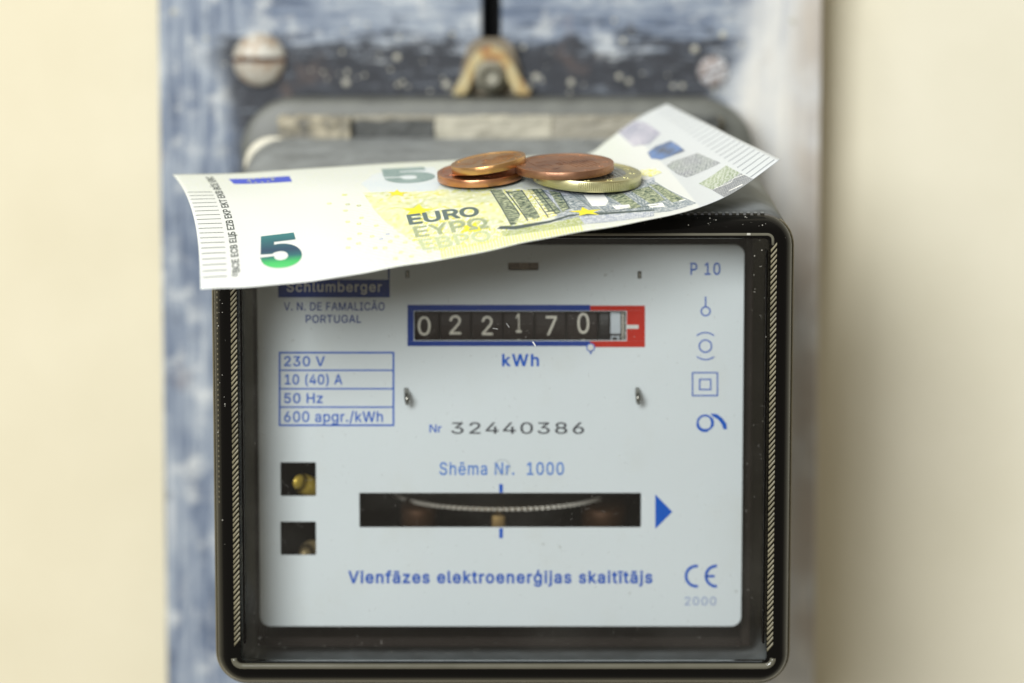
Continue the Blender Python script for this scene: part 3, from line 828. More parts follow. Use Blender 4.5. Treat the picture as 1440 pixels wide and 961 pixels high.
# ================================================================== THE BANKNOTE
# stations along the length: u, front edge (px, py, Y), rear edge (px, py, Y)
ST = [
 (0.000, (282, 407, -30), (243, 245.5, 30)),
 (0.125, (374, 402, -28.5), (338, 243.5, 32)),
 (0.250, (466, 391, -27), (430, 237, 34.5)),
 (0.375, (557, 376, -25.5), (521, 232, 36.5)),
 (0.500, (648, 360, -24), (608, 226.5, 39)),
 (0.625, (738, 341, -21.5), (692, 222, 41.5)),
 (0.750, (830, 324, -17.5), (777, 219, 44)),
 (0.8333,(893, 313, -13), (826, 216.5, 47)),
 (0.90,(945, 302, -8), (852, 199, 51)),
 (0.935,(986, 291, -3), (878, 179, 55)),
 (0.97,(1040, 265, 3), (907, 160, 59)),
 (1.000, (1097, 224, 8), (938, 146, 62)),
]
_w = [(P(*a), P(*b)) for _, a, b in ST]; _l = [0.0]
for (a0, b0), (a1, b1) in zip(_w, _w[1:]): _l.append(_l[-1] + 0.5*((a1-a0).length + (b1-b0).length))
ST = [(l_/_l[-1], a, b) for l_, (_, a, b) in zip(_l, ST)]
SU = np.array([s[0] for s in ST]); SF = np.array([s[1] for s in ST], float); SR = np.array([s[2] for s in ST], float)
def cr(U, V, u):      # smooth interpolation (monotone-ish Hermite)
    u = np.clip(u, 0, 1); i = np.clip(np.searchsorted(U, u, side='right')-1, 0, len(U)-2)
    h = U[i+1]-U[i]; tt = (u-U[i])/h
    m = np.gradient(V, U, axis=0)
    t2, t3 = tt**2, tt**3
    a = (2*t3-3*t2+1)[..., None]*V[i] + (t3-2*t2+tt)[..., None]*(h[..., None]*m[i])
    b = (-2*t3+3*t2)[..., None]*V[i+1] + (t3-t2)[..., None]*(h[..., None]*m[i+1])
    return a + b
def note_px(s, t_):
    s = np.atleast_1d(np.asarray(s, float)); t_ = np.atleast_1d(np.asarray(t_, float))
    F = cr(SU, SF, s); Rr = cr(SU, SR, s)
    kk = 0.52*np.clip(1-(s-0.72)/0.25, 0, 1)**1.0          # how much the sheet droops at the front
    g = (1+kk)*t_ - kk*t_*t_
    q = F + (Rr-F)*t_[..., None]
    q[..., 1] = F[..., 1] + (Rr[..., 1]-F[..., 1])*g
    q[..., 0] += 10.0*np.clip(1-s*2.5, 0, 1)*np.sin(np.pi*t_)*1.0
    return q
def note_pt(s, t_):
    q = note_px(s, t_)
    x, y, Y = q[..., 0], q[..., 1], q[..., 2]
    a = (x-720.0)/FPX; b = -(y-480.5)/FPX
    dy = cp + b*sp_; dz_ = -sp_ + b*cp
    k_ = (Y-CAMY)/dy
    pt = np.stack([a*k_, Y, CAMZ + dz_*k_], -1)
    s = np.atleast_1d(s); t_ = np.atleast_1d(t_)
    pt[..., 2] += 0.10*np.sin(23*s+3*t_)*np.sin(9*t_+4*s) + 0.05*np.sin(61*s)*(1-t_)
    return pt
gs, gt = np.meshgrid(np.linspace(0, 1, 481), np.linspace(0, 1, 241), indexing='ij')
GP = note_px(gs.ravel(), gt.ravel())[:, :2]
def inv(x, y):
    d = (GP[:, 0]-x)**2 + ((GP[:, 1]-y)*1.6)**2
    i = int(np.argmin(d)); return float(gs.ravel()[i]), float(gt.ravel()[i])
def note_frame(s, t_):
    p = note_pt(s, t_)[0]; du = note_pt(s+.01, t_)[0]-note_pt(s-.01, t_)[0]; dv = note_pt(s, t_+.01)[0]-note_pt(s, t_-.01)[0]
    nrm = Vector(np.cross(du, dv)).normalized()
    return Vector(p), nrm
def note_map(bm, off):
    """vertices hold (s, t, 0): drop them on the sheet, off mm above it"""
    vs = list(bm.verts)
    uv = bm.loops.layers.uv.new('UVMap')
    for f in bm.faces:
        for l_ in f.loops: l_[uv].uv = (l_.vert.co.x, l_.vert.co.y)
    S = np.array([v.co.x for v in vs]); T = np.array([v.co.y for v in vs])
    p = note_pt(S, T)
    e = 0.004
    du = note_pt(S+e, T)-note_pt(S-e, T); dv = note_pt(S, T+e)-note_pt(S, T-e)
    n_ = np.cross(du, dv); n_ /= np.linalg.norm(n_, axis=-1, keepdims=True)
    p = p + n_*off
    for v, c_ in zip(vs, p): v.co = c_
def dice(bm, step=0.0125):
    xs = [v.co.x for v in bm.verts]; ys = [v.co.y for v in bm.verts]
    for ax, lo, hi, st_ in ((0, min(xs), max(xs), step), (1, min(ys), max(ys), step*2)):
        k_ = math.ceil(lo/st_)
        while k_*st_ < hi:
            co_ = [0, 0, 0]; no_ = [0, 0, 0]; co_[ax] = k_*st_; no_[ax] = 1
            bmesh.ops.bisect_plane(bm, geom=bm.verts[:]+bm.edges[:]+bm.faces[:], plane_co=co_, plane_no=no_, dist=1e-7)
            k_ += 1

# paper
t = NT('banknote_paper')
uvc = t.coord('UV'); U_, V_, _ = t.sep(uvc)
fib = t.noise(t.coord('UV', (1200, 600, 1)), 1.0, 3)
g1 = t.wave(t.coord('UV', (1, 0.6, 1)), 46, 5.0, 'DIAGONAL', 2, 2.0)
g2 = t.wave(t.coord('UV', (1, -0.7, 1)), 60, 4.0, 'DIAGONAL', 2, 2.0)
mid = t.math('MULTIPLY', t.smooth(U_, 0.20, 0.42), t.smooth(U_, 0.86, 0.62))
topm = t.math('MULTIPLY', t.smooth(V_, 0.60, 0.85), t.smooth(U_, 0.85, 0.8))
c = t.mix(fib, srgb(222, 225, 222), srgb(231, 234, 231))
c = t.mix(t.math('MULTIPLY', t.math('MAXIMUM', t.math('MULTIPLY', mid, 0.28), t.math('MULTIPLY', topm, 0.16)), t.smooth(g1, 0.3, 0.7)), c, srgb(214, 224, 140))
c = t.mix(t.math('MULTIPLY', topm, t.math('MULTIPLY', t.smooth(g2, 0.4, 0.8), 0.12)), c, srgb(170, 200, 205))
FOIL = inv(780+845/4.235, 130+665/4.235)[0]; HATCH = inv(780+1190/4.235, 130+520/4.235)[0]
foil = t.smooth(U_, FOIL-0.003, FOIL+0.003)
lines = t.wave(t.coord('UV', (1, 1, 1)), 60, 0.0, 'Y', 0)
c = t.mix(t.math('MULTIPLY', foil, 1.0), c, t.mix(lines, srgb(200, 206, 209), srgb(222, 226, 227)))
b = t.bsdf(c, 0.6, 0, t.bump(fib, 0.15, 0.0001), 0.25, connect=False)
tl = t.n('ShaderNodeBsdfTranslucent'); t.l(c, tl.inputs[0])
ms = t.n('ShaderNodeMixShader'); ms.inputs[0].default_value = 0.13
t.l(b.outputs[0], ms.inputs[1]); t.l(tl.outputs[0], ms.inputs[2]); t.l(ms.outputs[0], t.out.inputs[0]); M['paper'] = t.m
bq = note_pt(0.5, 0.5)[0]
note = empty('banknote', bq, 'five euro banknote lying over the top of the meter, right end curling up', 'banknote')
bm = bmesh.new()
NS, NTt = 160, 64
S, T = np.meshgrid(np.linspace(0, 1, NS+1), np.linspace(0, 1, NTt+1), indexing='ij')
vv = [[bm.verts.new((S[i, j], T[i, j], 0)) for j in range(NTt+1)] for i in range(NS+1)]
for i in range(NS):
    for j in range(NTt): bm.faces.new((vv[i][j], vv[i+1][j], vv[i+1][j+1], vv[i][j+1]))
note_map(bm, 0.0)
paper = obj('paper', bm, M['paper'], note, smooth=True)
sm = paper.modifiers.new('thickness', 'SOLIDIFY'); sm.thickness = 0.00011; sm.offset = -1

def pquad(q):      # four pixel corners TL TR BR BL -> (s, t) corners
    return [inv(*p) for p in q]
def nprint_text(s, q, mat, bold=0.0, space=1.0, off=0.05, name='printed_word', rot=False, res=4):
    TL, TR, BR, BL = pquad(q)
    bm = text_mesh(s, bold, space, res)
    for v in bm.verts:
        a, b_ = v.co.x, v.co.y
        s0 = (BL[0]*(1-a)+BR[0]*a)*(1-b_) + (TL[0]*(1-a)+TR[0]*a)*b_
        t0 = (BL[1]*(1-a)+BR[1]*a)*(1-b_) + (TL[1]*(1-a)+TR[1]*a)*b_
        v.co = (s0, t0, 0)
    dice(bm); note_map(bm, off)
    return obj(name, bm, mat, note)
def nprint_st(polys, mat, off=0.03, name='printed_shape', st=True):
    bm = bmesh.new()
    for pl in polys:
        pts = [p if st else inv(*p) for p in pl]
        try: bm.faces.new([bm.verts.new((a, b_, 0)) for a, b_ in pts])
        except ValueError: pass
    bmesh.ops.triangulate(bm, faces=bm.faces)
    bmesh.ops.recalc_face_normals(bm, faces=bm.faces)
    dice(bm); note_map(bm, off)
    return obj(name, bm, mat, note)
def zq(pts, sc_, ox, oy): return [(ox+x/sc_, oy+y/sc_) for x, y in pts]
Z3 = lambda pts: zq(pts, 4.364, 230, 220)
Z4 = lambda pts: zq(pts, 4.235, 480, 200)
Z5 = lambda pts: zq(pts, 4.5, 600, 190)
Z6 = lambda pts: zq(pts, 4.235, 780, 130)

def inkmat(name, stops, sx=140, sy=70, dist=2.0, base=srgb(228, 231, 229), mixlo=0.35, mixhi=0.65, scale=1.0, amount=1.0, rot=0.5):
    """ink in fine engraved lines over the paper colour"""
    t = NT(name)
    w1 = t.wave(t.coord('UV', (1, 0.5, 1), (0, 0, rot)), sx, dist, 'X', 2, 3.0)
    nn = t.noise(t.coord('UV', (260*scale, 130*scale, 1)), 1.0, 3, 0.6)
    big_ = t.noise(t.coord('UV', (14, 8, 1)), 1.0, 3)
    m_ = t.math('ADD', t.math('MULTIPLY', w1, 0.28), t.math('MULTIPLY_ADD', nn, 1.1, -0.19))
    c = t.ramp(big_, stops)
    c = t.mix(t.math('MULTIPLY', t.smooth(m_, mixlo, mixhi), amount), c, base)
    t.bsdf(c, 0.6, 0, None, 0.2); return t.m
M['n_yellow'] = inkmat('yellow_green_engraving', [(0.35, srgb(178, 186, 84)), (0.6, srgb(216, 212, 36))], 70, mixlo=0.45, mixhi=0.54, amount=1.0, scale=0.5)
M['n_yellow2'] = inkmat('light_yellow_engraving', [(0.35, srgb(190, 198, 96)), (0.6, srgb(220, 214, 50))], 90, amount=1.0, mixlo=0.45, mixhi=0.54, scale=0.5)
M['n_grey'] = inkmat('grey_blue_engraving', [(0.3, srgb(96, 114, 120)), (0.7, srgb(124, 136, 150))], 110, amount=0.7, mixlo=0.46, mixhi=0.56, rot=1.2, scale=0.5)
M['n_greyl'] = inkmat('pale_lilac_engraving', [(0.3, srgb(140, 150, 168)), (0.7, srgb(166, 174, 190))], 110, amount=0.7, mixlo=0.44, mixhi=0.56, rot=0.2, scale=0.5)
M['n_dark'] = inkmat('green_grey_engraving', [(0.3, srgb(52, 74, 66)), (0.7, srgb(74, 94, 82))], 90, amount=0.75, mixlo=0.45, mixhi=0.54, rot=1.5, scale=0.42, base=srgb(206, 212, 176))
M['n_olive'] = inkmat('olive_engraving', [(0.3, srgb(140, 154, 80)), (0.7, srgb(172, 180, 74))], 110, amount=0.6, mixlo=0.45, mixhi=0.58, rot=1.5, scale=0.7)
M['n_line'] = simple('dark_green_ink', srgb(70, 84, 84), 0.6)
M['n_line2'] = simple('pale_green_line_ink', srgb(120, 134, 138), 0.6)
M['n_euro1'] = simple('grey_green_ink', srgb(88, 106, 104), 0.6)
M['n_euro2'] = inkmat('mid_green_ink', [(0.3, srgb(132, 148, 104)), (0.7, srgb(150, 160, 112))], 120, amount=0.3)
M['n_euro3'] = inkmat('pale_green_ink', [(0.3, srgb(170, 184, 128)), (0.7, srgb(182, 192, 132))], 120, amount=0.4)
M['n_star'] = simple('bright_yellow_ink', srgb(226, 216, 52), 0.6, nscale=1500, namt=0.3)
M['n_ring'] = simple('yellow_ring_ink', srgb(216, 222, 90), 0.6)
M['n_ringb'] = simple('blue_ring_ink', srgb(130, 140, 200), 0.6)
M['n_flag'] = simple('flag_blue_ink', srgb(66, 84, 190), 0.6)
M['n_hatch'] = simple('thin_black_ink', srgb(66, 74, 72), 0.6)
M['n_hatchg'] = simple('thin_grey_ink', srgb(150, 156, 162), 0.6)
M['n_white'] = simple('blank_paper', srgb(238, 240, 235), 0.6)
M['n_top5'] = inkmat('teal_grey_engraving', [(0.3, srgb(96, 124, 122)), (0.7, srgb(128, 150, 148))], 120, amount=0.25)
# colour-shifting numeral: teal at the top to emerald at the foot
t = NT('emerald_shift_ink'); V_ = t.sep(t.coord('UV'))[1]
five_q = [(361, 333.5), (416, 327), (429, 372), (369, 380.5)]
qq = pquad(five_q); tlo = (qq[2][1]+qq[3][1])/2; thi = (qq[0][1]+qq[1][1])/2
mr = t.n('ShaderNodeMapRange'); t.l(V_, mr.inputs[0]); mr.inputs[1].default_value = tlo; mr.inputs[2].default_value = thi
nn = t.noise(t.coord('UV', (900, 450, 1)), 1.0, 2)
val = t.math('ADD', mr.outputs[0], t.math('MULTIPLY_ADD', nn, 0.12, -0.06))
c = t.ramp(val, [(0.0, srgb(80, 205, 120)), (0.16, srgb(60, 190, 105)), (0.34, srgb(24, 100, 112)), (0.52, srgb(22, 62, 96)), (0.8, srgb(28, 98, 112)), (1.0, srgb(40, 120, 126))])
t.bsdf(c, 0.38, 0.3); M['emerald'] = t.m

# tints first (lowest), then engraving, then words
nprint_st([Z4([(130, 305), (300, 292), (640, 282), (880, 268), (960, 300), (1060, 420), (1010, 500), (960, 560), (900, 590), (600, 648), (540, 640), (440, 600), (330, 530), (250, 465), (185, 390)])], M['n_yellow'], 0.025, 'yellow_tint', st=False)
nprint_st([Z4([(430, 150), (560, 150), (600, 250), (560, 290), (180, 300), (120, 250), (200, 190)])], inkmat('pale_blue_wash', [(0.3, srgb(206, 212, 218)), (0.7, srgb(196, 208, 218))], 80, amount=0.6, base=srgb(220, 224, 214)), 0.026, 'pale_tint', st=False)
nprint_st([Z5([(400, 350), (870, 340), (900, 480), (560, 600), (480, 470)])], M['n_yellow2'], 0.035, 'yellow_tint', st=False)
nprint_st([Z5([(640, 345), (900, 350), (1440, 270), (1440, 468), (960, 520), (880, 470)])], M['n_greyl'], 0.040, 'grey_tint', st=False)
nprint_st([Z6([(0, 620), (190, 605), (520, 515), (640, 560), (842, 662), (700, 705), (330, 745), (0, 765)])], M['n_grey'], 0.045, 'grey_tint', st=False)
nprint_st([Z6([(172, 612), (290, 610), (322, 650), (300, 678), (222, 680)])], M['n_white'], 0.055, 'blank_window', st=False)
for pl in ([(300, 615), (400, 598), (520, 690), (450, 700)], [(450, 590), (560, 560), (660, 640), (570, 668)], [(560, 545), (620, 552), (780, 640), (700, 655)]):
    nprint_st([Z6(pl)], M['n_dark'], 0.052, 'engraved_column', st=False)
for pl in ([(345, 680), (440, 672), (450, 690), (370, 700)], [(550, 672), (640, 660), (655, 682), (570, 690)]):
    nprint_st([Z6(pl)], M['n_white'], 0.060, 'blank_window', st=False)
for pl in ([(405, 352), (472, 346), (545, 440), (590, 505), (560, 570), (535, 575), (480, 470)], [(505, 360), (600, 352), (700, 480), (720, 520), (640, 548), (600, 470)],
           [(640, 345), (720, 342), (800, 430), (850, 490), (770, 520), (720, 440)], [(770, 352), (840, 365), (905, 465), (860, 490), (820, 430)]):
    nprint_st([Z5(pl)], M['n_dark'], 0.050, 'engraved_column', st=False)
for pl in ([(575, 535), (660, 520), (690, 548), (610, 566)], [(745, 490), (810, 482), (830, 510), (760, 522)], [(640, 350), (662, 348), (770, 480), (742, 488)], [(510, 380), (530, 372), (612, 500), (592, 505)]):
    nprint_st([Z5(pl)], M['n_yellow2'], 0.060, 'engraved_highlight', st=False)
nprint_st([Z5([(440, 598), (470, 578), (560, 580), (780, 540), (900, 508), (1180, 490), (1440, 474), (1440, 482), (1180, 500), (900, 520), (780, 556), (560, 600)])], M['n_line'], 0.056, 'engraved_ground_line', st=False)
nprint_st([Z5([(470, 612), (560, 602), (780, 560), (960, 522), (1000, 570), (520, 640), (485, 640)])], M['n_olive'], 0.054, 'engraved_ground', st=False)
nprint_st([Z5([(960, 522), (1180, 502), (1440, 484), (1440, 515), (1200, 545), (1000, 566)])], M['n_greyl'], 0.0545, 'engraved_ground', st=False)
# columns' fine outlines
def strip(p0, p1, w0):
    (x0, y0), (x1, y1) = p0, p1; d = math.hypot(x1-x0, y1-y0); nx, ny = -(y1-y0)/d*w0/2, (x1-x0)/d*w0/2
    return [(x0+nx, y0+ny), (x1+nx, y1+ny), (x1-nx, y1-ny), (x0-nx, y0-ny)]
nprint_st([Z5(strip(a, b_, 4)) for a, b_ in (((470, 347), (588, 505)), ((600, 352), (720, 520)), ((720, 342), (850, 488)), ((405, 352), (535, 573)), ((840, 365), (905, 466)),
          ((500, 358), (640, 545)), ((640, 345), (770, 518)), ((430, 350), (562, 566)), ((560, 356), (690, 530)), ((690, 344), (820, 500)))], M['n_line'], 0.064, 'engraved_outline', st=False)
fine_ = []
for k_ in range(30):
    f0 = k_/29
    a = (640+f0*790, 350-f0*60); b_ = (965+f0*470, 517-f0*42)
    fine_.append(strip(a, b_, 1.6))
nprint_st([Z5(p_) for p_ in fine_], M['n_line2'], 0.048, 'engraved_line', st=False)
fine_ = []
for k_ in range(26):
    f0 = k_/25
    a = (20+f0*560, 612-f0*86); b_ = (160+f0*660, 738-f0*66)
    fine_.append(strip(a, b_, 1.8))
nprint_st([Z6(p_) for p_ in fine_], M['n_line2'], 0.050, 'engraved_line', st=False)
nprint_st([Z6(strip((0, y0), (180, y0-6), 2)) + [] for y0 in (655, 690, 715)] + [Z6(strip((180, y0-6), (620, y0-60), 2)) for y0 in (700, 716, 730)], M['n_line'], 0.062, 'engraved_outline', st=False)
ex = []
for (ax, ay, bx_, by_, w_) in ((412, 352, 545, 568, 60), (512, 358, 640, 535, 75), (645, 345, 770, 512, 75), (775, 356, 862, 484, 60)):
    for k_ in range(9):
        f0 = (k_+0.5)/9
        x0_, y0_ = ax+(bx_-ax)*f0, ay+(by_-ay)*f0
        ex.append(strip((x0_, y0_), (x0_+w_, y0_-w_*0.16), 2.2))
nprint_st([Z5(p_) for p_ in ex], M['n_line'], 0.066, 'engraved_line', st=False)
# stars
def star(cx, cy, rx, ry, rot=0):
    return [(cx + rx*(1 if i % 2 == 0 else 0.42)*math.sin(R(rot+36*i)), cy - ry*(1 if i % 2 == 0 else 0.42)*math.cos(R(rot+36*i))) for i in range(10)]
for cx, cy, rx, ry, rr in ((558, 272.5, 17, 5.5, 0), (588, 297, 26, 9.5, 5), (665, 321.5, 25, 9, 10), (824, 298.5, 24, 6.5, -12)):
    nprint_st([star(cx, cy, rx, ry, rr)], M['n_star'], 0.068, 'yellow_star', st=False)
nprint_st([Z6([(500, 470), (590, 458), (640, 480), (580, 505), (520, 500)])], M['n_yellow2'], 0.06, 'yellow_star', st=False)
# little rings
rings_px = [(20,315),(35,370),(103,377),(25,407),(123,448),(40,473),(105,485),(208,495),(108,546),(183,562),(331,565),(50,577),(292,595),(380,598),(100,604),(460,629),(205,632),(260,635),(40,629),(357,662),(417,683),(321,698),(525,652)]
def ringpoly(s0, t0, r, w0, n_=14):
    out = []
    for i in range(n_):
        a0, a1 = 2*math.pi*i/n_, 2*math.pi*(i+1)/n_
        out.append([(s0+(r*math.cos(a))/120, t0+(r*math.sin(a))/62) for r, a in ((r-w0, a0), (r, a0), (r, a1), (r-w0, a1))])
    return out
polys = []
for p in Z4(rings_px) + Z3([(1020, 290), (1127, 294), (1197, 301), (1110, 237)]): polys += ringpoly(*inv(*p), 0.46, 0.17)
bmr = nprint_st(polys, M['n_ring'], 0.03, 'printed_rings')
polys = []
for p in Z4([(277, 548), (240, 578)]): polys += ringpoly(*inv(*p), 0.40, 0.13)
nprint_st(polys, M['n_ringb'], 0.03, 'printed_rings')
# flag
nprint_st([[(321.5, 251.5), (406.5, 248.2), (411.5, 255.8), (329, 258.5)]], M['n_flag'], 0.03, 'printed_flag', st=False)
fs, ft = inv(367, 253.5)
nprint_st([[(fs + (2.6*math.cos(R(a)) + 0.26*math.cos(R(b_)))/120, ft + (1.9*math.sin(R(a)) + 0.3*math.sin(R(b_)))/62) for b_ in range(0, 360, 72)] for a in range(0, 360, 30)], M['n_ring'], 0.05, 'flag_stars')
# numerals and words
nprint_text('5', five_q, M['emerald'], 0.036, 1, 0.06, 'printed_numeral')
nprint_text('5', [(529, 238.5), (600, 235), (617, 254.5), (545, 259.5)], M['n_top5'], 0.04, 1, 0.06, 'printed_numeral')
nprint_text('EURO', [(571, 302.5), (672, 290), (676, 304.5), (575.5, 317)], M['n_euro1'], 0.028, 1.0, 0.08)
nprint_text('ΕΥΡΩ', [(579, 319.5), (683, 306), (688, 321), (584.5, 334.5)], M['n_euro2'], 0.02, 1.0, 0.078)
nprint_text('ЕВРО', [(587, 337.5), (688, 323), (693, 337.5), (594, 352)], M['n_euro3'], 0.02, 1.0, 0.076)
# vertical row of initials up the left side; the text runs towards the rear
nprint_text('BCE ECB ЕЦБ EZB EKP EKT EKB BĊE EBC', [(323.5, 385.5), (286, 249), (301, 248.3), (338.8, 382.5)], M['n_hatch'], 0.02, 1.0, 0.05, 'printed_initials')
nprint_text('©', [(325.5, 390.5), (325, 386.5), (333.5, 385), (334.5, 389)], M['n_hatch'], 0.0, 1.0, 0.05, 'printed_mark')
# tactile hatching at both short ends
t0_, t1_ = inv(279, 391)[1], inv(256, 272)[1]
polys = []
for i in range(19):
    tt = t0_ + (t1_-t0_)*i/18
    polys.append([(0.004, tt-0.0022), (0.046, tt-0.0022), (0.046, tt+0.0022), (0.004, tt+0.0022)])
nprint_st(polys, M['n_hatch'], 0.03, 'edge_hatching')
polys = []
for i in range(22):
    tt = 0.025 + 0.92*i/21
    wd = 0.0042*(1-0.55*i/21)
    polys.append([(HATCH, tt-wd), (0.995, tt-wd), (0.995, tt+wd), (HATCH, tt+wd)])
nprint_st(polys, M['n_hatchg'], 0.03, 'edge_hatching')
# yellow fringe along the front edge
polys = []
s0_, s1_ = inv(622, 362)[0], inv(818, 324)[0]
for i in range(46):
    a = s0_ + (s1_-s0_)*i/45
    polys.append([(a, 0.004), (a+0.0020, 0.004), (a+0.0020, 0.075), (a, 0.075)])
nprint_st(polys, M['n_ring'], 0.03, 'edge_hatching')
# foil strip and its patches
M['f_purple'] = inkmat('purple_foil', [(0.3, srgb(120, 122, 148)), (0.7, srgb(176, 172, 188))], 45, amount=0.5, dist=6.0)
M['f_blue'] = inkmat('blue_foil', [(0.36, srgb(78, 86, 104)), (0.5, srgb(92, 124, 176)), (0.62, srgb(112, 118, 142))], 40, amount=0.15)
M['f_grey'] = inkmat('grey_green_foil', [(0.3, srgb(126, 128, 140)), (0.7, srgb(140, 150, 142))], 45, amount=0.45, dist=7.0)
M['f_green'] = inkmat('green_foil', [(0.3, srgb(128, 142, 118)), (0.7, srgb(156, 168, 140))], 40, amount=0.45, dist=7.0)
M['f_dark'] = inkmat('dark_foil', [(0.3, srgb(112, 116, 122)), (0.7, srgb(132, 134, 138))], 90, amount=0.3)
nprint_st([Z6([(380, 240), (480, 172), (545, 182), (632, 248), (560, 312), (470, 322)])], M['f_purple'], 0.045, 'foil_patch', st=False)
nprint_st([Z6([(550, 362), (600, 322), (690, 290), (730, 310), (778, 346), (720, 372), (630, 405), (575, 398)])], M['f_blue'], 0.045, 'foil_patch', st=False)
nprint_st([Z6([(665, 442), (700, 412), (850, 360), (985, 422), (900, 462), (785, 508), (735, 490)])], M['f_grey'], 0.045, 'foil_patch', st=False)
nprint_st([Z6([(860, 542), (1020, 440), (1110, 482), (935, 580)])], M['f_green'], 0.045, 'foil_patch', st=False)
nprint_st([Z6([(938, 582), (1113, 484), (1188, 522), (1010, 622)])], M['f_dark'], 0.046, 'foil_patch', st=False)
nprint_st([Z6(strip(a, b_, 3.5)) for a, b_ in (((950, 572), (1050, 535)), ((1050, 535), (1062, 515)), ((1062, 515), (1130, 492)), ((1040, 585), (1120, 550)), ((120, 740), (300, 700)), ((740, 648), (780, 640)))], M['n_white'], 0.06, 'foil_line', st=False)
polys = [[inv(*p) for p in Z6(strip((470+12*i, 335+14*i-0.0), (478+12*i, 322+14*i), 3))] for i in range(0)]

# ================================================================== THE COINS
def metalmat(name, c0, c1, rough, relief=0.35):
    t = NT(name)
    f = t.noise(t.coord('Object', (420, 420, 420)), 1.0, 5, 0.6); f2 = t.noise(t.coord('Object', (150, 150, 150)), 1.0, 3)
    f3 = t.noise(t.coord('Object', (90, 2600, 900)), 1.0, 3)
    c = t.mix(t.smooth(f2, 0.3, 0.7), c0, c1)
    rg = t.math('MULTIPLY_ADD', f, 0.25, rough-0.1)
    t.bsdf(c, rg, 1.0, t.bump(t.math('ADD', f, t.math('MULTIPLY', f3, 0.3)), relief, 0.00025)); return t.m
M['copper_dark'] = metalmat('brown_copper', srgb(146, 108, 86), srgb(176, 134, 106), 0.42)
M['copper_gold'] = metalmat('golden_copper', srgb(196, 148, 96), srgb(210, 168, 114), 0.3)
M['copper_red'] = metalmat('red_copper', srgb(206, 150, 112), srgb(190, 130, 94), 0.3)
M['nbrass'] = metalmat('nickel_brass', srgb(196, 190, 144), srgb(208, 204, 162), 0.36, 0.12)
M['nickel'] = metalmat('cupronickel', srgb(172, 170, 158), srgb(188, 186, 174), 0.3)
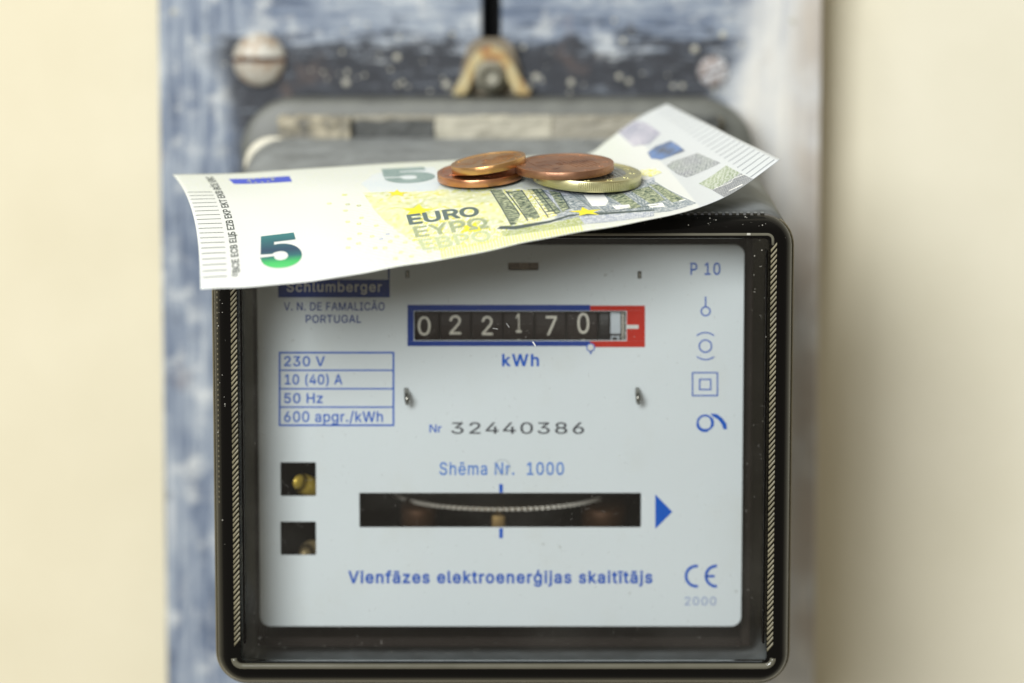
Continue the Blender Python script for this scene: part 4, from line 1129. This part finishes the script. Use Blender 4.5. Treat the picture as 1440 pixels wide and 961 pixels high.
def coin(px, py, base_off, dia, th, mats, digit, label, tiltx=0, tilty=0, spin=0, word=None):
    """px, py: where the centre of the coin's underside projects on the sheet"""
    s, t_ = inv(px, py); p, nrm = note_frame(s, t_)
    Rm = nrm.to_track_quat('Z', 'Y').to_matrix().to_4x4() if False else None
    xax = Vector((1, 0, 0)); xax = (xax - nrm*xax.dot(nrm)).normalized(); yax = nrm.cross(xax)
    B_ = Matrix((xax, yax, nrm)).transposed().to_4x4()
    tilt = Matrix.Rotation(R(tilty), 4, 'Y') @ Matrix.Rotation(R(tiltx), 4, 'X')
    Mx = Matrix.Translation(p + nrm*(base_off+0.12)) @ B_ @ tilt @ Matrix.Rotation(R(spin), 4, 'Z')
    base = Mx @ Vector((0, 0, 0))
    root = empty('coin', base, label, 'coin', 'coins piled on the banknote')
    r = dia/2; n = 96
    bm = bmesh.new()
    prof = [(0, 0.12), (r-1.1, 0.12), (r-0.9, 0.02), (r-0.25, 0), (r-0.05, 0.03), (r, 0.12), (r, th-0.12), (r-0.05, th-0.03), (r-0.15, th), (r-0.85, th-0.01), (r-1.05, th-0.14)]
    inner_r = r-1.05 if mats[1] is None else r*0.715
    if mats[1] is None: prof.append((0, th-0.14))
    else: prof += [(inner_r, th-0.14)]
    lathe(bm, prof, n, Mx)
    bmesh.ops.recalc_face_normals(bm, faces=bm.faces)
    auto(obj('coin_body', bm, mats[0], root), 30)
    if mats[1] is not None:
        bm = bmesh.new(); lathe(bm, [(inner_r, th-0.16), (inner_r-0.12, th-0.10), (inner_r-0.3, th-0.14), (0, th-0.14)], n, Mx)
        obj('coin_centre', bm, mats[1], root, smooth=True)
    if mats[1] is not None:
        bm = bmesh.new()
        for k_ in range(168):
            if (k_ // 28) % 2: continue
            a = 2*math.pi*k_/168
            m4 = Mx @ Matrix.Rotation(a, 4, 'Z')
            vs_ = [bm.verts.new(m4 @ Vector(c_)) for c_ in ((r-0.02, -0.13, 0.25), (r-0.02, 0.13, 0.25), (r-0.02, 0.13, th-0.25), (r-0.02, -0.13, th-0.25), (r+0.07, 0, 0.3), (r+0.07, 0, th-0.3))]
            for f_ in ((0, 3, 5, 4), (4, 5, 2, 1), (0, 4, 1), (3, 2, 5)): bm.faces.new([vs_[q_] for q_ in f_])
        bmesh.ops.recalc_face_normals(bm, faces=bm.faces)
        obj('edge_milling', bm, mats[0], root, kind='stuff')
    # relief: numeral, word, globe and stars, all proud of the face
    def rel(bm, h=0.06):
        geo = bmesh.ops.extrude_face_region(bm, geom=bm.faces[:])
        bmesh.ops.translate(bm, verts=[g for g in geo['geom'] if isinstance(g, bmesh.types.BMVert)], vec=(0, 0, h))
        bmesh.ops.recalc_face_normals(bm, faces=bm.faces)
        bmesh.ops.transform(bm, matrix=Mx, verts=bm.verts)
        return bm
    bm = text_mesh(digit, 0.02)
    for v in bm.verts: v.co = (-0.62*r + 0.42*r*v.co.x, -0.42*r + 0.95*r*v.co.y, th-0.15)
    obj('relief_numeral', rel(bm), mats[1] or mats[0], root)
    bm = bmesh.new()
    for k_ in range(12):
        a = R(30*k_+8); cx_, cy_ = 0.83*r*math.cos(a), 0.83*r*math.sin(a)
        pts = [(cx_ + 0.055*r*(1 if i % 2 == 0 else .42)*math.sin(R(36*i)), cy_ + 0.055*r*(1 if i % 2 == 0 else .42)*math.cos(R(36*i)), th-0.15) for i in range(10)]
        bm.faces.new([bm.verts.new(q_) for q_ in pts])
    obj('relief_stars', rel(bm), mats[0], root)
    bm = bmesh.new()
    for k_ in range(6):
        x0 = 0.05*r + 0.1*r*k_; hh = 0.55*r*math.sqrt(max(0.05, 1-((x0-0.3*r)/(0.42*r))**2))
        bx(bm, x0, x0+0.035*r, -hh, hh, th-0.15, th-0.07)
    bmesh.ops.transform(bm, matrix=Mx, verts=bm.verts)
    obj('relief_bars', bm, mats[1] or mats[0], root)
    if word:
        bm = text_mesh(word, 0.02)
        for v in bm.verts: v.co = (-0.15*r + 0.8*r*v.co.x, -0.1*r + 0.2*r*v.co.y, th-0.15)
        obj('relief_word', rel(bm, 0.07), mats[1] or mats[0], root)
    return root, Mx
# (tilty > 0 lowers the right-hand side)
coin(826, 257.5, 0.35, 23.25, 2.33, (M['nbrass'], M['nickel']), '1', 'gold rimmed coin lying under the large brown copper coin at the right', -2.0, 0, 20, 'EURO')
coin(676.5, 253, 0.30, 18.75, 1.67, (M['copper_red'], None), '2', 'reddish copper coin lying flat on the note at the left, under the small golden one', -2.0, 0, -15, 'EURO CENT')
coin(793.5, 258, 2.75, 21.25, 1.67, (M['copper_dark'], None), '5', 'large brown copper coin lying on top of the gold rimmed coin', -2.6, -1.5, 25, 'EURO CENT')
coin(689, 255, 2.95, 16.25, 1.67, (M['copper_gold'], None), '1', 'small golden copper coin on top of the left pile, tilted up to the right', -4.5, -5.5, -30, 'EURO CENT')
